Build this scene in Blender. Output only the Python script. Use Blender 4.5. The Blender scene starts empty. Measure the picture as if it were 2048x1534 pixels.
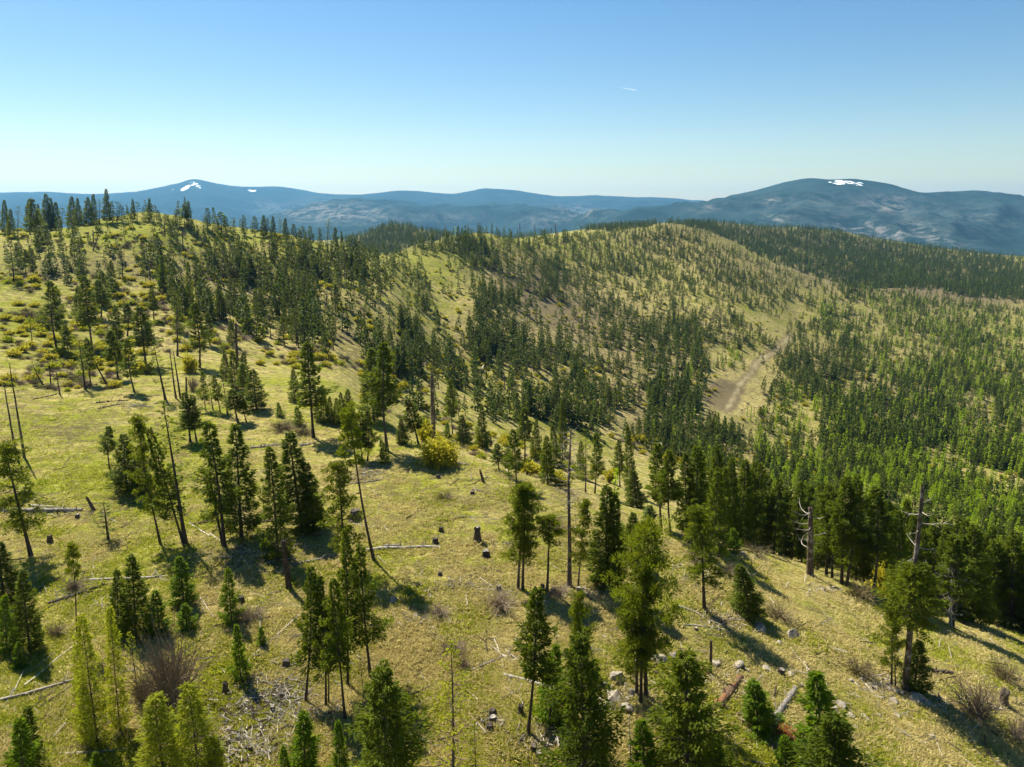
import bpy, math, random
import numpy as np
from mathutils import Matrix, Vector, Quaternion

random.seed(7)
rng = np.random.default_rng(7)
C = bpy.context.scene
COL = C.collection

# ------------------------------------------------------------------ camera, sky, sun, exposure
PITCH = math.radians(14.1)
FPX = 1420.0                       # focal length in the photo's pixels (2048 wide)
cam_d = bpy.data.cameras.new("camera")
cam_d.sensor_width = 36.0
cam_d.lens = FPX / 2048 * 36
cam_d.clip_start = 0.5
cam_d.clip_end = 200000
cam = bpy.data.objects.new("camera", cam_d)
cam.location = (0, 0, 0)
cam.rotation_euler = (math.pi / 2 - PITCH, 0, 0)
COL.objects.link(cam)
C.camera = cam

SUN_AZ = math.radians(-40)         # left of straight ahead
SUN_EL = math.radians(52)
world = bpy.data.worlds.new("World")
C.world = world
world.use_nodes = True
wn = world.node_tree.nodes
wl = world.node_tree.links
sky = wn.new("ShaderNodeTexSky")
sky.sky_type = 'NISHITA'
sky.sun_disc = False
sky.sun_elevation = SUN_EL
sky.sun_rotation = SUN_AZ          # 0 = +Y, clockwise
sky.altitude = 1200
sky.air_density = 1.25
sky.dust_density = 0.5
sky.ozone_density = 1.6
hs = wn.new("ShaderNodeHueSaturation")
hs.inputs["Saturation"].default_value = 1.32
wl.new(sky.outputs[0], hs.inputs["Color"])
wl.new(hs.outputs[0], wn["Background"].inputs[0])
wn["Background"].inputs[1].default_value = 0.052

sun_d = bpy.data.lights.new("sun", 'SUN')
sun_d.energy = 5.0
sun_d.angle = math.radians(0.5)
sun_d.color = (1.0, 0.94, 0.82)
sun = bpy.data.objects.new("sun", sun_d)
sd = Vector((math.sin(SUN_AZ) * math.cos(SUN_EL), math.cos(SUN_AZ) * math.cos(SUN_EL), math.sin(SUN_EL)))
sun.rotation_euler = sd.to_track_quat('Z', 'Y').to_euler()
COL.objects.link(sun)

C.view_settings.view_transform = 'Standard'
C.view_settings.look = 'None'
C.view_settings.exposure = 1.18
C.view_settings.gamma = 1.0
C.render.engine = 'CYCLES'
C.cycles.max_bounces = 5
C.cycles.diffuse_bounces = 2
C.cycles.transmission_bounces = 4
C.cycles.transparent_max_bounces = 4
C.cycles.volume_bounces = 0
C.cycles.use_denoising = True
C.cycles.denoiser = 'OPENIMAGEDENOISE'
C.cycles.denoising_input_passes = 'RGB_ALBEDO_NORMAL'
C.cycles.caustics_reflective = False
C.cycles.caustics_refractive = False

CT, ST = math.cos(PITCH), math.sin(PITCH)


def px2uq(px, py):
    cx = (np.asarray(px, float) - 1024) / FPX
    cy = (767 - np.asarray(py, float)) / FPX
    den = CT + cy * ST
    return cx / den, (-ST + cy * CT) / den


def uq2px(u, q):
    # direction (u, 1, q)
    f = CT - q * ST
    up = ST + q * CT
    return 1024 + FPX * u / f, 767 - FPX * up / f


# ------------------------------------------------------------------ helpers
def tag(o, label=None, cat=None, group=None, kind=None):
    if label: o["label"] = label
    if cat: o["category"] = cat
    if group: o["group"] = group
    if kind: o["kind"] = kind
    return o


def mesh_from(name, V, F, mats, mi=None, smooth=False, tint=None):
    """V (n,3); F list of arrays or ndarray (m,k)."""
    me = bpy.data.meshes.new(name)
    V = np.asarray(V, dtype=np.float32)
    if isinstance(F, np.ndarray):
        F = [F]
    F = [np.asarray(f, dtype=np.int32) for f in F if len(f)]
    loops = np.concatenate([f.ravel() for f in F])
    sizes = np.concatenate([np.full(len(f), f.shape[1], dtype=np.int32) for f in F])
    starts = np.concatenate([[0], np.cumsum(sizes)[:-1]]).astype(np.int32)
    me.vertices.add(len(V)); me.vertices.foreach_set("co", V.ravel())
    me.loops.add(len(loops)); me.loops.foreach_set("vertex_index", loops)
    me.polygons.add(len(sizes)); me.polygons.foreach_set("loop_start", starts)
    for m in mats: me.materials.append(m)
    if mi is not None:
        me.polygons.foreach_set("material_index", np.asarray(mi, dtype=np.int32))
    me.polygons.foreach_set("use_smooth", np.full(len(sizes), bool(smooth)))
    if tint is not None:
        a = me.attributes.new("tint", 'FLOAT', 'POINT')
        a.data.foreach_set("value", np.asarray(tint, dtype=np.float32))
    me.update(calc_edges=True)
    return me


def link(name, me, parent=None):
    o = bpy.data.objects.new(name, me)
    COL.objects.link(o)
    if parent is not None: o.parent = parent
    return o


# value noise, vectorised
def _hash(ix, iy, seed):
    h = (ix.astype(np.int64) * 374761393 + iy.astype(np.int64) * 668265263 + seed * 974634777) & 0x7fffffff
    h = ((h ^ (h >> 13)) * 1274126177) & 0x7fffffff
    h = h ^ (h >> 16)
    return (h & 0xffff) / 32768.0 - 1.0


def vnoise(x, y, seed=0):
    ix, iy = np.floor(x), np.floor(y)
    fx, fy = x - ix, y - iy
    fx = fx * fx * fx * (fx * (fx * 6 - 15) + 10); fy = fy * fy * fy * (fy * (fy * 6 - 15) + 10)
    a = _hash(ix, iy, seed); b = _hash(ix + 1, iy, seed)
    c = _hash(ix, iy + 1, seed); d = _hash(ix + 1, iy + 1, seed)
    return a + (b - a) * fx + (c - a) * fy + (a - b - c + d) * fx * fy


def fbm(x, y, oct=4, seed=0, gain=0.5):
    s, a, t = 0, 1, 0
    for i in range(oct):
        s = s + a * vnoise(x * (2 ** i) + 17.3 * i, y * (2 ** i) - 9.1 * i, seed + i)
        t += a; a *= gain
    return s / t


# ------------------------------------------------------------------ the lie of the land
W0 = 80.0
CP = []      # (px, py, y)


def zc(px, py, z):
    u, q = px2uq(px, py)
    CP.append((px, py, z / q))


def yc(px, py, y): CP.append((px, py, y))


# foreground shelf (heights below the camera)
for row in (
    (1534, ((0, -40), (350, -40), (700, -39.5), (1000, -38.5), (1300, -39), (1600, -41.5), (1850, -44), (2048, -47))),
    (1300, ((0, -41), (250, -40.5), (500, -39.5), (800, -39), (1000, -38.8), (1300, -39.5), (1500, -42), (1750, -47), (2048, -55))),
    (1150, ((0, -41), (250, -40.5), (500, -39.5), (800, -38.5), (1000, -38.3), (1300, -40), (1500, -44.5))),
    (1000, ((0, -41), (250, -40.5), (500, -39.8), (700, -39), (900, -38.6), (1050, -39.2))),
    (880, ((0, -40), (250, -40), (500, -40), (700, -39.6), (830, -39.8))),
    (780, ((0, -38.5), (250, -39.5), (500, -40.5), (650, -41))),
):
    for px, z in row[1]: zc(px, row[0], z)
# the shelf's edge, from upper left to lower right
for px, py, z in ((700, 800, -40.5), (770, 835, -40.3), (850, 885, -40), (1000, 938, -40), (1100, 975, -40.2), (1220, 1020, -40.7),
                  (1330, 1062, -41.5), (1400, 1082, -43), (1500, 1110, -45.5), (1620, 1150, -49), (1720, 1175, -52), (1850, 1205, -56), (2048, 1262, -62)):
    zc(px, py, z)
# just under the edge (the trees of the steep bank stand here)
for px, py, y in ((700, 790, 165), (850, 882, 135), (1000, 934, 118), (1100, 968, 108), (1220, 1010, 103), (1330, 1050, 96), (1500, 1096, 98),
                  (1620, 1136, 99), (1850, 1188, 104), (2048, 1246, 108)):
    yc(px, py, y)
# far sides of columns: (px, [(py, y)...]) including ground hidden behind crests
COLS = {
    -250: [(700, 170), (600, 230), (520, 300), (470, 370), (500, 600), (520, 1100), (500, 2600)],
    0: [(690, 185), (600, 240), (520, 295), (466, 375), (490, 560), (520, 900), (505, 1600), (490, 3000)],
    200: [(700, 195), (620, 245), (540, 300), (480, 345), (440, 385), (480, 560), (520, 900), (505, 1600), (490, 3000)],
    320: [(434, 395)],
    400: [(720, 190), (650, 240), (560, 320), (490, 380), (449, 415), (490, 600), (520, 950), (505, 1600), (490, 3000)],
    550: [(720, 215), (640, 285), (560, 360), (475, 440), (520, 700), (520, 1100), (500, 1700), (485, 3000)],
    700: [(765, 195), (700, 260), (600, 350), (545, 420), (503, 485), (545, 700), (535, 1100), (478, 1600), (500, 2100), (480, 3200)],
    790: [(838, 180), (800, 225), (700, 300), (600, 400), (545, 480), (515, 545), (535, 760), (525, 1100), (452, 1600), (490, 2100), (480, 3200)],
    850: [(880, 165), (800, 235), (700, 350), (600, 460), (530, 570), (490, 650), (520, 850), (520, 1200), (462, 1650), (490, 2100), (480, 3200)],
    950: [(600, 510), (520, 660), (475, 745), (510, 950), (500, 1250), (480, 1700), (480, 3200)],
    1000: [(930, 150), (885, 210), (800, 300), (700, 410), (600, 540), (520, 690), (472, 800), (500, 1000), (490, 1300), (482, 1700), (478, 3200)],
    1100: [(600, 610), (530, 770), (474, 900), (495, 1100), (468, 1450), (490, 1900), (475, 3200)],
    1200: [(1000, 140), (950, 200), (900, 260), (800, 360), (700, 500), (600, 680), (520, 880), (461, 1050), (480, 1250), (455, 1500), (485, 2000), (472, 3200)],
    1330: [(600, 740), (520, 960), (447, 1130), (475, 1300), (449, 1600), (480, 2100), (470, 3200)],
    1400: [(1060, 130), (1005, 195), (950, 260), (850, 370), (700, 560), (600, 760), (520, 960), (462, 1120), (480, 1330), (446, 1700), (480, 2200), (470, 3200)],
    1470: [(900, 320), (810, 430), (760, 500), (690, 620), (600, 800), (530, 980), (490, 1110), (500, 1330), (470, 1600), (447, 1780), (485, 2300), (475, 3200)],
    1600: [(1110, 145), (1050, 200), (950, 300), (850, 420), (750, 570), (650, 800), (600, 920), (548, 1060), (556, 1260), (500, 1550), (456, 1850), (500, 2400), (490, 3300)],
    1700: [(950, 305), (850, 430), (750, 585), (650, 830), (600, 960), (580, 1030), (585, 1200), (540, 1350), (500, 1620), (466, 1900), (505, 2500), (500, 3300)],
    1800: [(1130, 150), (1060, 210), (960, 300), (850, 440), (750, 600), (690, 740), (640, 880), (600, 1020), (550, 1300), (515, 1600), (485, 1950), (520, 2600), (510, 3300)],
    1900: [(950, 330), (850, 455), (750, 620), (650, 890), (600, 1080), (550, 1400), (500, 1990), (530, 2700), (515, 3300)],
    2048: [(1190, 150), (1110, 215), (1050, 260), (950, 350), (850, 470), (750, 640), (650, 920), (600, 1150), (550, 1500), (515, 2050), (540, 2700), (530, 3300)],
    2300: [(1150, 200), (950, 380), (750, 660), (600, 1200), (530, 2100), (545, 3300)],
}
for px, prof in COLS.items():
    for py, y in prof: yc(px, py, y)
# mountains: foot, nearer blue hills, the far blue range, and the big mountain at right
for px, py in ((-300, 388), (0, 386), (60, 385), (100, 384), (150, 388), (205, 388), (260, 385), (320, 374), (358, 368), (386, 358), (432, 368), (480, 377), (520, 379),
               (570, 379), (620, 389), (680, 393), (740, 390), (800, 383), (860, 387), (920, 391), (965, 378), (1000, 380), (1030, 383), (1070, 391), (1120, 398),
               (1190, 394), (1260, 398), (1330, 398), (1400, 404), (1500, 412), (1700, 418), (2048, 420), (2300, 420)):
    yc(px, py, 13000)
for px in (-300, 100, 400, 700, 1000, 1300, 1600, 2048, 2300):
    yc(px, 424, 19000)
for px, py in ((-300, 470), (0, 470), (200, 475), (400, 470), (560, 465)):
    yc(px, py, 6500); yc(px, py - 45, 9500)
for px, py in ((560, 430), (600, 419), (650, 409), (700, 403), (750, 404), (800, 405), (850, 412), (930, 415), (1000, 413), (1080, 420), (1150, 428)):
    yc(px, py, 8500); yc(px, py + 8, 10000); yc(px, py + 42, 6500)
for px, py in ((1180, 431), (1240, 426), (1300, 419), (1360, 414), (1420, 407), (1470, 394), (1520, 380), (1570, 366), (1620, 358), (1660, 361), (1700, 358), (1740, 362),
               (1790, 370), (1840, 385), (1900, 385), (1960, 383), (2000, 388), (2048, 397), (2300, 420)):
    yc(px, py, 7000); yc(px, py + 28, 8600 if px < 1450 else 8800)
for px, py in ((1180, 455), (1300, 450), (1420, 446), (1550, 440), (1620, 425), (1700, 440), (1800, 445), (1900, 452), (2048, 470), (2300, 490)):
    yc(px, py, 5300)
for px, py in ((1200, 478), (1400, 478), (1600, 492), (1800, 510), (2048, 530), (2300, 540)):
    yc(px, py, 4100)

cp = np.array(CP)
cu, cq = px2uq(cp[:, 0], cp[:, 1])
cy_ = cp[:, 2]
# near ground under and behind the frame's lower edge
eu, ey, ez = [], [], []
for uu in (-1.7, -1.2, -0.6, 0, 0.6, 1.2, 1.7):
    for yy, z in ((11, -41), (25, -40.5)):
        eu.append(uu); ey.append(yy); ez.append(z - max(0, uu) * 3)
for yy, zl, zr in ((45, -42, -50), (80, -44, -75), (150, -42, -110), (240, -34, -135)):
    eu += [-1.7, 1.7]; ey += [yy, yy]; ez += [zl, zr]
eu, ey, ez = map(np.array, (eu, ey, ez))
cw = np.concatenate([cq * cy_ / (cy_ + W0), ez / (ey + W0)])
cuu = np.concatenate([cu, eu]); cvv = np.log(np.concatenate([cy_, ey]))
USC = 3.0


def tps(r2):
    return 0.5 * r2 * np.log(np.maximum(r2, 1e-12))


n = len(cuu)
A = np.zeros((n + 3, n + 3))
r2 = ((cuu[:, None] - cuu[None]) * USC) ** 2 + (cvv[:, None] - cvv[None]) ** 2
A[:n, :n] = tps(r2) + np.eye(n) * 3e-5
A[:n, n] = 1; A[:n, n + 1] = cuu; A[:n, n + 2] = cvv
A[n:, :n] = A[:n, n:].T
sol = np.linalg.solve(A, np.concatenate([cw, [0, 0, 0]]))

US = np.concatenate([np.linspace(-1.7, -0.96, 28, endpoint=False), np.linspace(-0.96, 0.96, 430), np.linspace(0.96, 1.7, 29)[1:]])
VS = np.concatenate([np.log(np.linspace(11, 38, 16, endpoint=False)), np.linspace(math.log(38), math.log(3300), 370), np.linspace(math.log(3300), math.log(19500), 151)[1:]])
V_SPLIT = 16 + 370 - 1
UG, VG = np.meshgrid(US, VS)           # rows = v
WG = np.zeros_like(UG)
for i in range(len(VS)):
    rr = ((US[:, None] - cuu[None]) * USC) ** 2 + (VS[i] - cvv[None]) ** 2
    WG[i] = tps(rr) @ sol[:n] + sol[n] + sol[n + 1] * US + sol[n + 2] * VS[i]
YG = np.exp(VG); XG = UG * YG
ZG = WG * (YG + W0)


def sstep(a, b, x):
    t = np.clip((x - a) / (b - a), 0, 1)
    return t * t * (3 - 2 * t)


far = sstep(130, 330, YG)
vfar = sstep(3000, 5500, YG)
Z = ZG.copy()
Z += 0.55 * fbm(XG / 17, YG / 17, 3, 3) * (1 - 0.3 * far)
Z += 0.16 * fbm(XG / 3.2, YG / 3.2, 3, 11) * (1 - sstep(150, 400, YG))
Z += far * (1 - vfar) * (6.5 * fbm(XG / 85, YG / 85, 4, 21) + 1.8 * fbm(XG / 22, YG / 22, 3, 5))
rid = 1 - np.abs(fbm(XG / 1300 + 3.1, YG / 1300, 4, 40)) * 2
rid2 = 1 - np.abs(fbm(XG / 480 + 1.1, YG / 480, 3, 50)) * 2
Z += vfar * (120 * (rid - 0.6) + 45 * (rid2 - 0.6)) * (1 - 0.85 * sstep(-40, 150, Z))
QG = Z / YG
# cumulative-maximum along v tells what the camera sees
QMAX = np.maximum.accumulate(QG, axis=0)
VIS = QG >= QMAX - 1e-3
PXG, PYG = uq2px(UG, QG)


def height(x, y):
    x = np.asarray(x, float); y = np.asarray(y, float)
    u, v = x / y, np.log(y)
    fi = np.interp(v, VS, np.arange(len(VS))); fj = np.interp(u, US, np.arange(len(US)))
    i = np.clip(fi.astype(int), 0, len(VS) - 2); j = np.clip(fj.astype(int), 0, len(US) - 2)
    a, b = fi - i, fj - j
    return (Z[i, j] * (1 - a) * (1 - b) + Z[i + 1, j] * a * (1 - b) + Z[i, j + 1] * (1 - a) * b + Z[i + 1, j + 1] * a * b)


def hit(px, py, ymin=30):
    """First ground point that the ray through a photo pixel meets: (x, y, z) or None."""
    u, q = px2uq(px, py)
    j = np.interp(u, US, np.arange(len(US))); j0 = min(int(j), len(US) - 2); t = j - j0
    col = QG[:, j0] * (1 - t) + QG[:, j0 + 1] * t
    idx = np.nonzero((col >= q) & (YG[:, 0] > ymin))[0]
    if not len(idx): return None
    i = idx[0]
    if i == 0: return None
    a = (q - col[i - 1]) / max(1e-9, col[i] - col[i - 1]); a = min(1, max(0, a))
    y = math.exp(VS[i - 1] + a * (VS[i] - VS[i - 1])); x = u * y
    return float(x), float(y), float(height(x, y))


def depth_of(p): return p[1] * CT - p[2] * ST


# ------------------------------------------------------------------ materials
def new_mat(name):
    m = bpy.data.materials.new(name); m.use_nodes = True
    nt = m.node_tree
    for nd in list(nt.nodes): nt.nodes.remove(nd)
    out = nt.nodes.new("ShaderNodeOutputMaterial")
    return m, nt, out


def N(nt, typ, **kw):
    nd = nt.nodes.new(typ)
    for k, v in kw.items():
        if k.startswith("i_"):
            key = k[2:]
            key = int(key) if key.isdigit() else key
            nd.inputs[key].default_value = v
        else:
            setattr(nd, k, v)
    return nd


def noise_node(nt, vec, scale, detail=4, rough=0.55, dist=0.0):
    nd = N(nt, "ShaderNodeTexNoise", i_Scale=scale, i_Detail=detail, i_Roughness=rough, i_Distortion=dist)
    nt.links.new(vec, nd.inputs["Vector"])
    return nd.outputs["Fac"]


def ramp(nt, fac, stops, interp='LINEAR'):
    r = N(nt, "ShaderNodeValToRGB")
    r.color_ramp.interpolation = interp
    el = r.color_ramp.elements
    while len(el) < len(stops): el.new(0.5)
    for e, (p, c) in zip(el, stops):
        e.position = p; e.color = (*c, 1) if len(c) == 3 else c
    nt.links.new(fac, r.inputs[0])
    return r.outputs[0]


def mix(nt, fac, a, b, mode='MIX'):
    m = N(nt, "ShaderNodeMix", data_type='RGBA', blend_type=mode)
    for s, v in ((0, fac), (6, a), (7, b)):
        if hasattr(v, "is_linked"): nt.links.new(v, m.inputs[s])
        elif isinstance(v, (int, float)): m.inputs[s].default_value = v
        else: m.inputs[s].default_value = (*v, 1)
    return m.outputs[2]


def mth(nt, op, a, b=0.0, clamp=False):
    m = N(nt, "ShaderNodeMath", operation=op); m.use_clamp = clamp
    for s, v in ((0, a), (1, b)):
        if hasattr(v, "is_linked"): nt.links.new(v, m.inputs[s])
        else: m.inputs[s].default_value = v
    return m.outputs[0]


def leaf_mat(name, dark, light, trans, tfac=0.42, spread=0.5):
    m, nt, out = new_mat(name)
    at = N(nt, "ShaderNodeAttribute", attribute_name="tint")
    oi = N(nt, "ShaderNodeObjectInfo")
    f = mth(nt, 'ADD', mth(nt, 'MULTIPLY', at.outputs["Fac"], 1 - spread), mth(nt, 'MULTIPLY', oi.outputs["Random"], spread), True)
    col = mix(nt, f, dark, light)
    tcol = mix(nt, 0.35, trans, col)
    d = N(nt, "ShaderNodeBsdfPrincipled", i_Roughness=0.6)
    d.inputs["Specular IOR Level"].default_value = 0.1
    nt.links.new(col, d.inputs["Base Color"])
    t = N(nt, "ShaderNodeBsdfTranslucent"); nt.links.new(tcol, t.inputs[0])
    mx = N(nt, "ShaderNodeMixShader", i_0=tfac)
    nt.links.new(d.outputs[0], mx.inputs[1]); nt.links.new(t.outputs[0], mx.inputs[2])
    nt.links.new(mx.outputs[0], out.inputs[0])
    return m


def bark_mat(name, a, b, scale=3.0, patch=None):
    m, nt, out = new_mat(name)
    tc = N(nt, "ShaderNodeTexCoord")
    mp = N(nt, "ShaderNodeMapping"); mp.inputs["Scale"].default_value = (1, 1, 0.25)
    nt.links.new(tc.outputs["Object"], mp.inputs[0])
    f = noise_node(nt, mp.outputs[0], scale, 6, 0.65)
    oi = N(nt, "ShaderNodeObjectInfo")
    f2 = mth(nt, 'ADD', f, mth(nt, 'MULTIPLY', mth(nt, 'SUBTRACT', oi.outputs["Random"], 0.5), 0.3))
    col = ramp(nt, f2, ((0.3, a), (0.7, b)))
    if patch:
        g = noise_node(nt, tc.outputs["Object"], 0.9, 4, 0.6)
        col = mix(nt, ramp(nt, g, ((0.52, (0, 0, 0)), (0.62, (1, 1, 1)))), col, patch)
    d = N(nt, "ShaderNodeBsdfPrincipled", i_Roughness=0.85)
    d.inputs["Specular IOR Level"].default_value = 0.15
    nt.links.new(col, d.inputs["Base Color"])
    bp = N(nt, "ShaderNodeBump", i_Strength=0.6, i_Distance=0.05); nt.links.new(f, bp.inputs["Height"])
    nt.links.new(bp.outputs[0], d.inputs["Normal"])
    nt.links.new(d.outputs[0], out.inputs[0])
    return m


M = {}
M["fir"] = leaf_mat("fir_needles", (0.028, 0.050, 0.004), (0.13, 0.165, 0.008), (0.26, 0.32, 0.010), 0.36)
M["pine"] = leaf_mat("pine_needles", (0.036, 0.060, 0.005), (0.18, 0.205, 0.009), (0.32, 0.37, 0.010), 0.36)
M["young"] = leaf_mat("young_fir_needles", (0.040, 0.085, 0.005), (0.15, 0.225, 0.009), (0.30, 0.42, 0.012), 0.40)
M["larch"] = leaf_mat("larch_needles", (0.14, 0.18, 0.010), (0.33, 0.335, 0.014), (0.47, 0.50, 0.02), 0.5)
M["willow"] = leaf_mat("willow_leaves", (0.22, 0.21, 0.012), (0.44, 0.38, 0.020), (0.54, 0.48, 0.03), 0.5)
M["dryneedle"] = leaf_mat("dead_needles", (0.24, 0.075, 0.02), (0.40, 0.14, 0.035), (0.4, 0.15, 0.04), 0.3)
M["ffir"] = leaf_mat("slope_fir_needles", (0.024, 0.046, 0.006), (0.10, 0.135, 0.012), (0.16, 0.21, 0.010), 0.28)
M["fpine"] = leaf_mat("slope_pine_needles", (0.034, 0.054, 0.006), (0.12, 0.145, 0.012), (0.18, 0.21, 0.010), 0.28)
M["flarch"] = leaf_mat("slope_larch_needles", (0.16, 0.25, 0.010), (0.34, 0.43, 0.014), (0.46, 0.60, 0.02), 0.45)
M["bark"] = bark_mat("conifer_bark", (0.035, 0.026, 0.020), (0.115, 0.085, 0.062), 5)
M["snagbark"] = bark_mat("weathered_snag_wood", (0.05, 0.036, 0.026), (0.16, 0.115, 0.08), 4, (0.30, 0.26, 0.21))
M["greywood"] = bark_mat("grey_dead_wood", (0.12, 0.105, 0.085), (0.38, 0.34, 0.28), 4)
M["palewood"] = bark_mat("bleached_wood", (0.26, 0.22, 0.165), (0.55, 0.49, 0.40), 4)
M["darklog"] = bark_mat("dark_rotten_log", (0.03, 0.022, 0.017), (0.14, 0.10, 0.07), 4)
M["rustlog"] = bark_mat("crumbling_red_log", (0.03, 0.02, 0.014), (0.17, 0.10, 0.055), 6, (0.20, 0.085, 0.035))
M["stumptop"] = bark_mat("old_stump", (0.03, 0.024, 0.020), (0.12, 0.095, 0.072), 6)
M["twig"] = bark_mat("bare_twigs", (0.16, 0.12, 0.075), (0.32, 0.245, 0.165), 3)
M["yellowtwig"] = bark_mat("olive_twigs", (0.13, 0.105, 0.05), (0.24, 0.19, 0.09), 3)
M["straw"] = leaf_mat("dry_grass", (0.36, 0.30, 0.11), (0.60, 0.51, 0.20), (0.65, 0.54, 0.22), 0.35)
M["grass"] = leaf_mat("green_grass", (0.20, 0.23, 0.018), (0.38, 0.37, 0.035), (0.46, 0.48, 0.04), 0.42)

# rock
m, nt, out = new_mat("granite_rock")
tc = N(nt, "ShaderNodeTexCoord")
oi = N(nt, "ShaderNodeObjectInfo")
f = noise_node(nt, tc.outputs["Object"], 3.5, 8, 0.65)
g = noise_node(nt, tc.outputs["Object"], 1.0, 4, 0.6)
col = ramp(nt, f, ((0.3, (0.09, 0.078, 0.062)), (0.5, (0.24, 0.20, 0.145)), (0.7, (0.42, 0.36, 0.26))))
col = mix(nt, ramp(nt, g, ((0.5, (0, 0, 0)), (0.66, (0.7, 0.7, 0.7)))), col, (0.16, 0.15, 0.11))
d = N(nt, "ShaderNodeBsdfPrincipled", i_Roughness=0.85)
nt.links.new(col, d.inputs["Base Color"])
bp = N(nt, "ShaderNodeBump", i_Strength=0.7, i_Distance=0.08); nt.links.new(f, bp.inputs["Height"])
nt.links.new(bp.outputs[0], d.inputs["Normal"]); nt.links.new(d.outputs[0], out.inputs[0])
M["rock"] = m

# ground: the colour attribute "cover" holds R = how green, G = bare brown soil, B = litter under dense trees
m, nt, out = new_mat("hill_grass")
tc = N(nt, "ShaderNodeTexCoord")
P = tc.outputs["Object"]
at = N(nt, "ShaderNodeAttribute", attribute_name="cover")
sep = N(nt, "ShaderNodeSeparateColor"); nt.links.new(at.outputs["Color"], sep.inputs[0])
mp = N(nt, "ShaderNodeMapping"); mp.inputs["Rotation"].default_value = (0, 0, 0.5); mp.inputs["Scale"].default_value = (0.6, 1.5, 1)
nt.links.new(P, mp.inputs[0])
n_big = noise_node(nt, P, 0.045, 5, 0.6, 0.4)
n_mid = noise_node(nt, mp.outputs[0], 0.28, 6, 0.68, 0.6)
n_c = noise_node(nt, mp.outputs[0], 0.75, 5, 0.7, 0.5)
n_fin = mth(nt, 'ADD', mth(nt, 'MULTIPLY', noise_node(nt, mp.outputs[0], 2.6, 6, 0.75, 0.3), 0.6), mth(nt, 'MULTIPLY', n_c, 0.4))
green = ramp(nt, n_fin, ((0.33, (0.075, 0.090, 0.008)), (0.5, (0.20, 0.215, 0.018)), (0.66, (0.35, 0.34, 0.04))))
straw = ramp(nt, n_fin, ((0.33, (0.14, 0.112, 0.036)), (0.5, (0.35, 0.29, 0.10)), (0.66, (0.56, 0.46, 0.19))))
brown = ramp(nt, n_fin, ((0.3, (0.09, 0.066, 0.032)), (0.5, (0.20, 0.155, 0.078)), (0.75, (0.36, 0.29, 0.15))))
k = mth(nt, 'ADD', mth(nt, 'ADD', mth(nt, 'MULTIPLY', n_mid, 1.9), mth(nt, 'MULTIPLY', n_big, 1.5)), sep.outputs[0])
k = ramp(nt, mth(nt, 'SUBTRACT', k, 1.75), ((0.28, (0, 0, 0)), (0.72, (1, 1, 1))))
col = mix(nt, k, straw, green)
kb = mth(nt, 'ADD', mth(nt, 'MULTIPLY', n_mid, 1.3), sep.outputs[1])
kb = ramp(nt, mth(nt, 'SUBTRACT', kb, 0.75), ((0.28, (0, 0, 0)), (0.62, (1, 1, 1))))
col = mix(nt, kb, col, brown)
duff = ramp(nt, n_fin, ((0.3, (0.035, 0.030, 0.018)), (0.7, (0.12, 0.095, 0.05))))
n_s = noise_node(nt, P, 0.55, 5, 0.7, 0.8)
spk = mth(nt, 'ADD', n_s, mth(nt, 'MULTIPLY', sep.outputs[1], 0.25))
col = mix(nt, mth(nt, 'MULTIPLY', ramp(nt, spk, ((0.54, (0, 0, 0)), (0.64, (1, 1, 1)))), 0.75), col, ramp(nt, n_fin, ((0.35, (0.045, 0.040, 0.018)), (0.65, (0.17, 0.13, 0.065)))))
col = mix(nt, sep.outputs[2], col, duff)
col = mix(nt, at.outputs["Alpha"], col, ramp(nt, n_fin, ((0.3, (0.30, 0.245, 0.13)), (0.7, (0.50, 0.42, 0.24)))))
d = N(nt, "ShaderNodeBsdfPrincipled", i_Roughness=0.95)
d.inputs["Specular IOR Level"].default_value = 0.05
nt.links.new(col, d.inputs["Base Color"])
hgt = mth(nt, 'ADD', mth(nt, 'MULTIPLY', n_fin, 0.25), mth(nt, 'MULTIPLY', n_mid, 0.7))
bp = N(nt, "ShaderNodeBump", i_Strength=1.0, i_Distance=1.5); nt.links.new(hgt, bp.inputs["Height"])
nt.links.new(bp.outputs[0], d.inputs["Normal"]); nt.links.new(d.outputs[0], out.inputs[0])
M["ground"] = m

# mountains: R = snow, G = open patches
m, nt, out = new_mat("forested_mountain")
tc = N(nt, "ShaderNodeTexCoord"); P = tc.outputs["Object"]
at = N(nt, "ShaderNodeAttribute", attribute_name="cover")
sep = N(nt, "ShaderNodeSeparateColor"); nt.links.new(at.outputs["Color"], sep.inputs[0])
a1 = noise_node(nt, P, 0.0022, 8, 0.62, 0.5)
a2 = noise_node(nt, P, 0.012, 8, 0.75)
mp = N(nt, "ShaderNodeMapping"); mp.inputs["Scale"].default_value = (1, 0.25, 1); nt.links.new(P, mp.inputs[0])
a3 = noise_node(nt, mp.outputs[0], 0.009, 4, 0.6)
hazy_forest = ramp(nt, a2, ((0.3, (0.010, 0.024, 0.026)), (0.7, (0.026, 0.050, 0.044))))  # blue of distance haze painted into the tree cover's own colour
hazy_forest = mix(nt, ramp(nt, a1, ((0.42, (0, 0, 0)), (0.62, (1, 1, 1)))), hazy_forest, (0.028, 0.054, 0.052))
openc = ramp(nt, a2, ((0.35, (0.06, 0.08, 0.07)), (0.6, (0.20, 0.19, 0.165))))
ko = mth(nt, 'MULTIPLY', sep.outputs[1], ramp(nt, mth(nt, 'ADD', mth(nt, 'MULTIPLY', a2, 0.7), mth(nt, 'MULTIPLY', a1, 0.3)), ((0.46, (0, 0, 0)), (0.56, (1, 1, 1)))))
col = mix(nt, ko, hazy_forest, openc)
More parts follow.
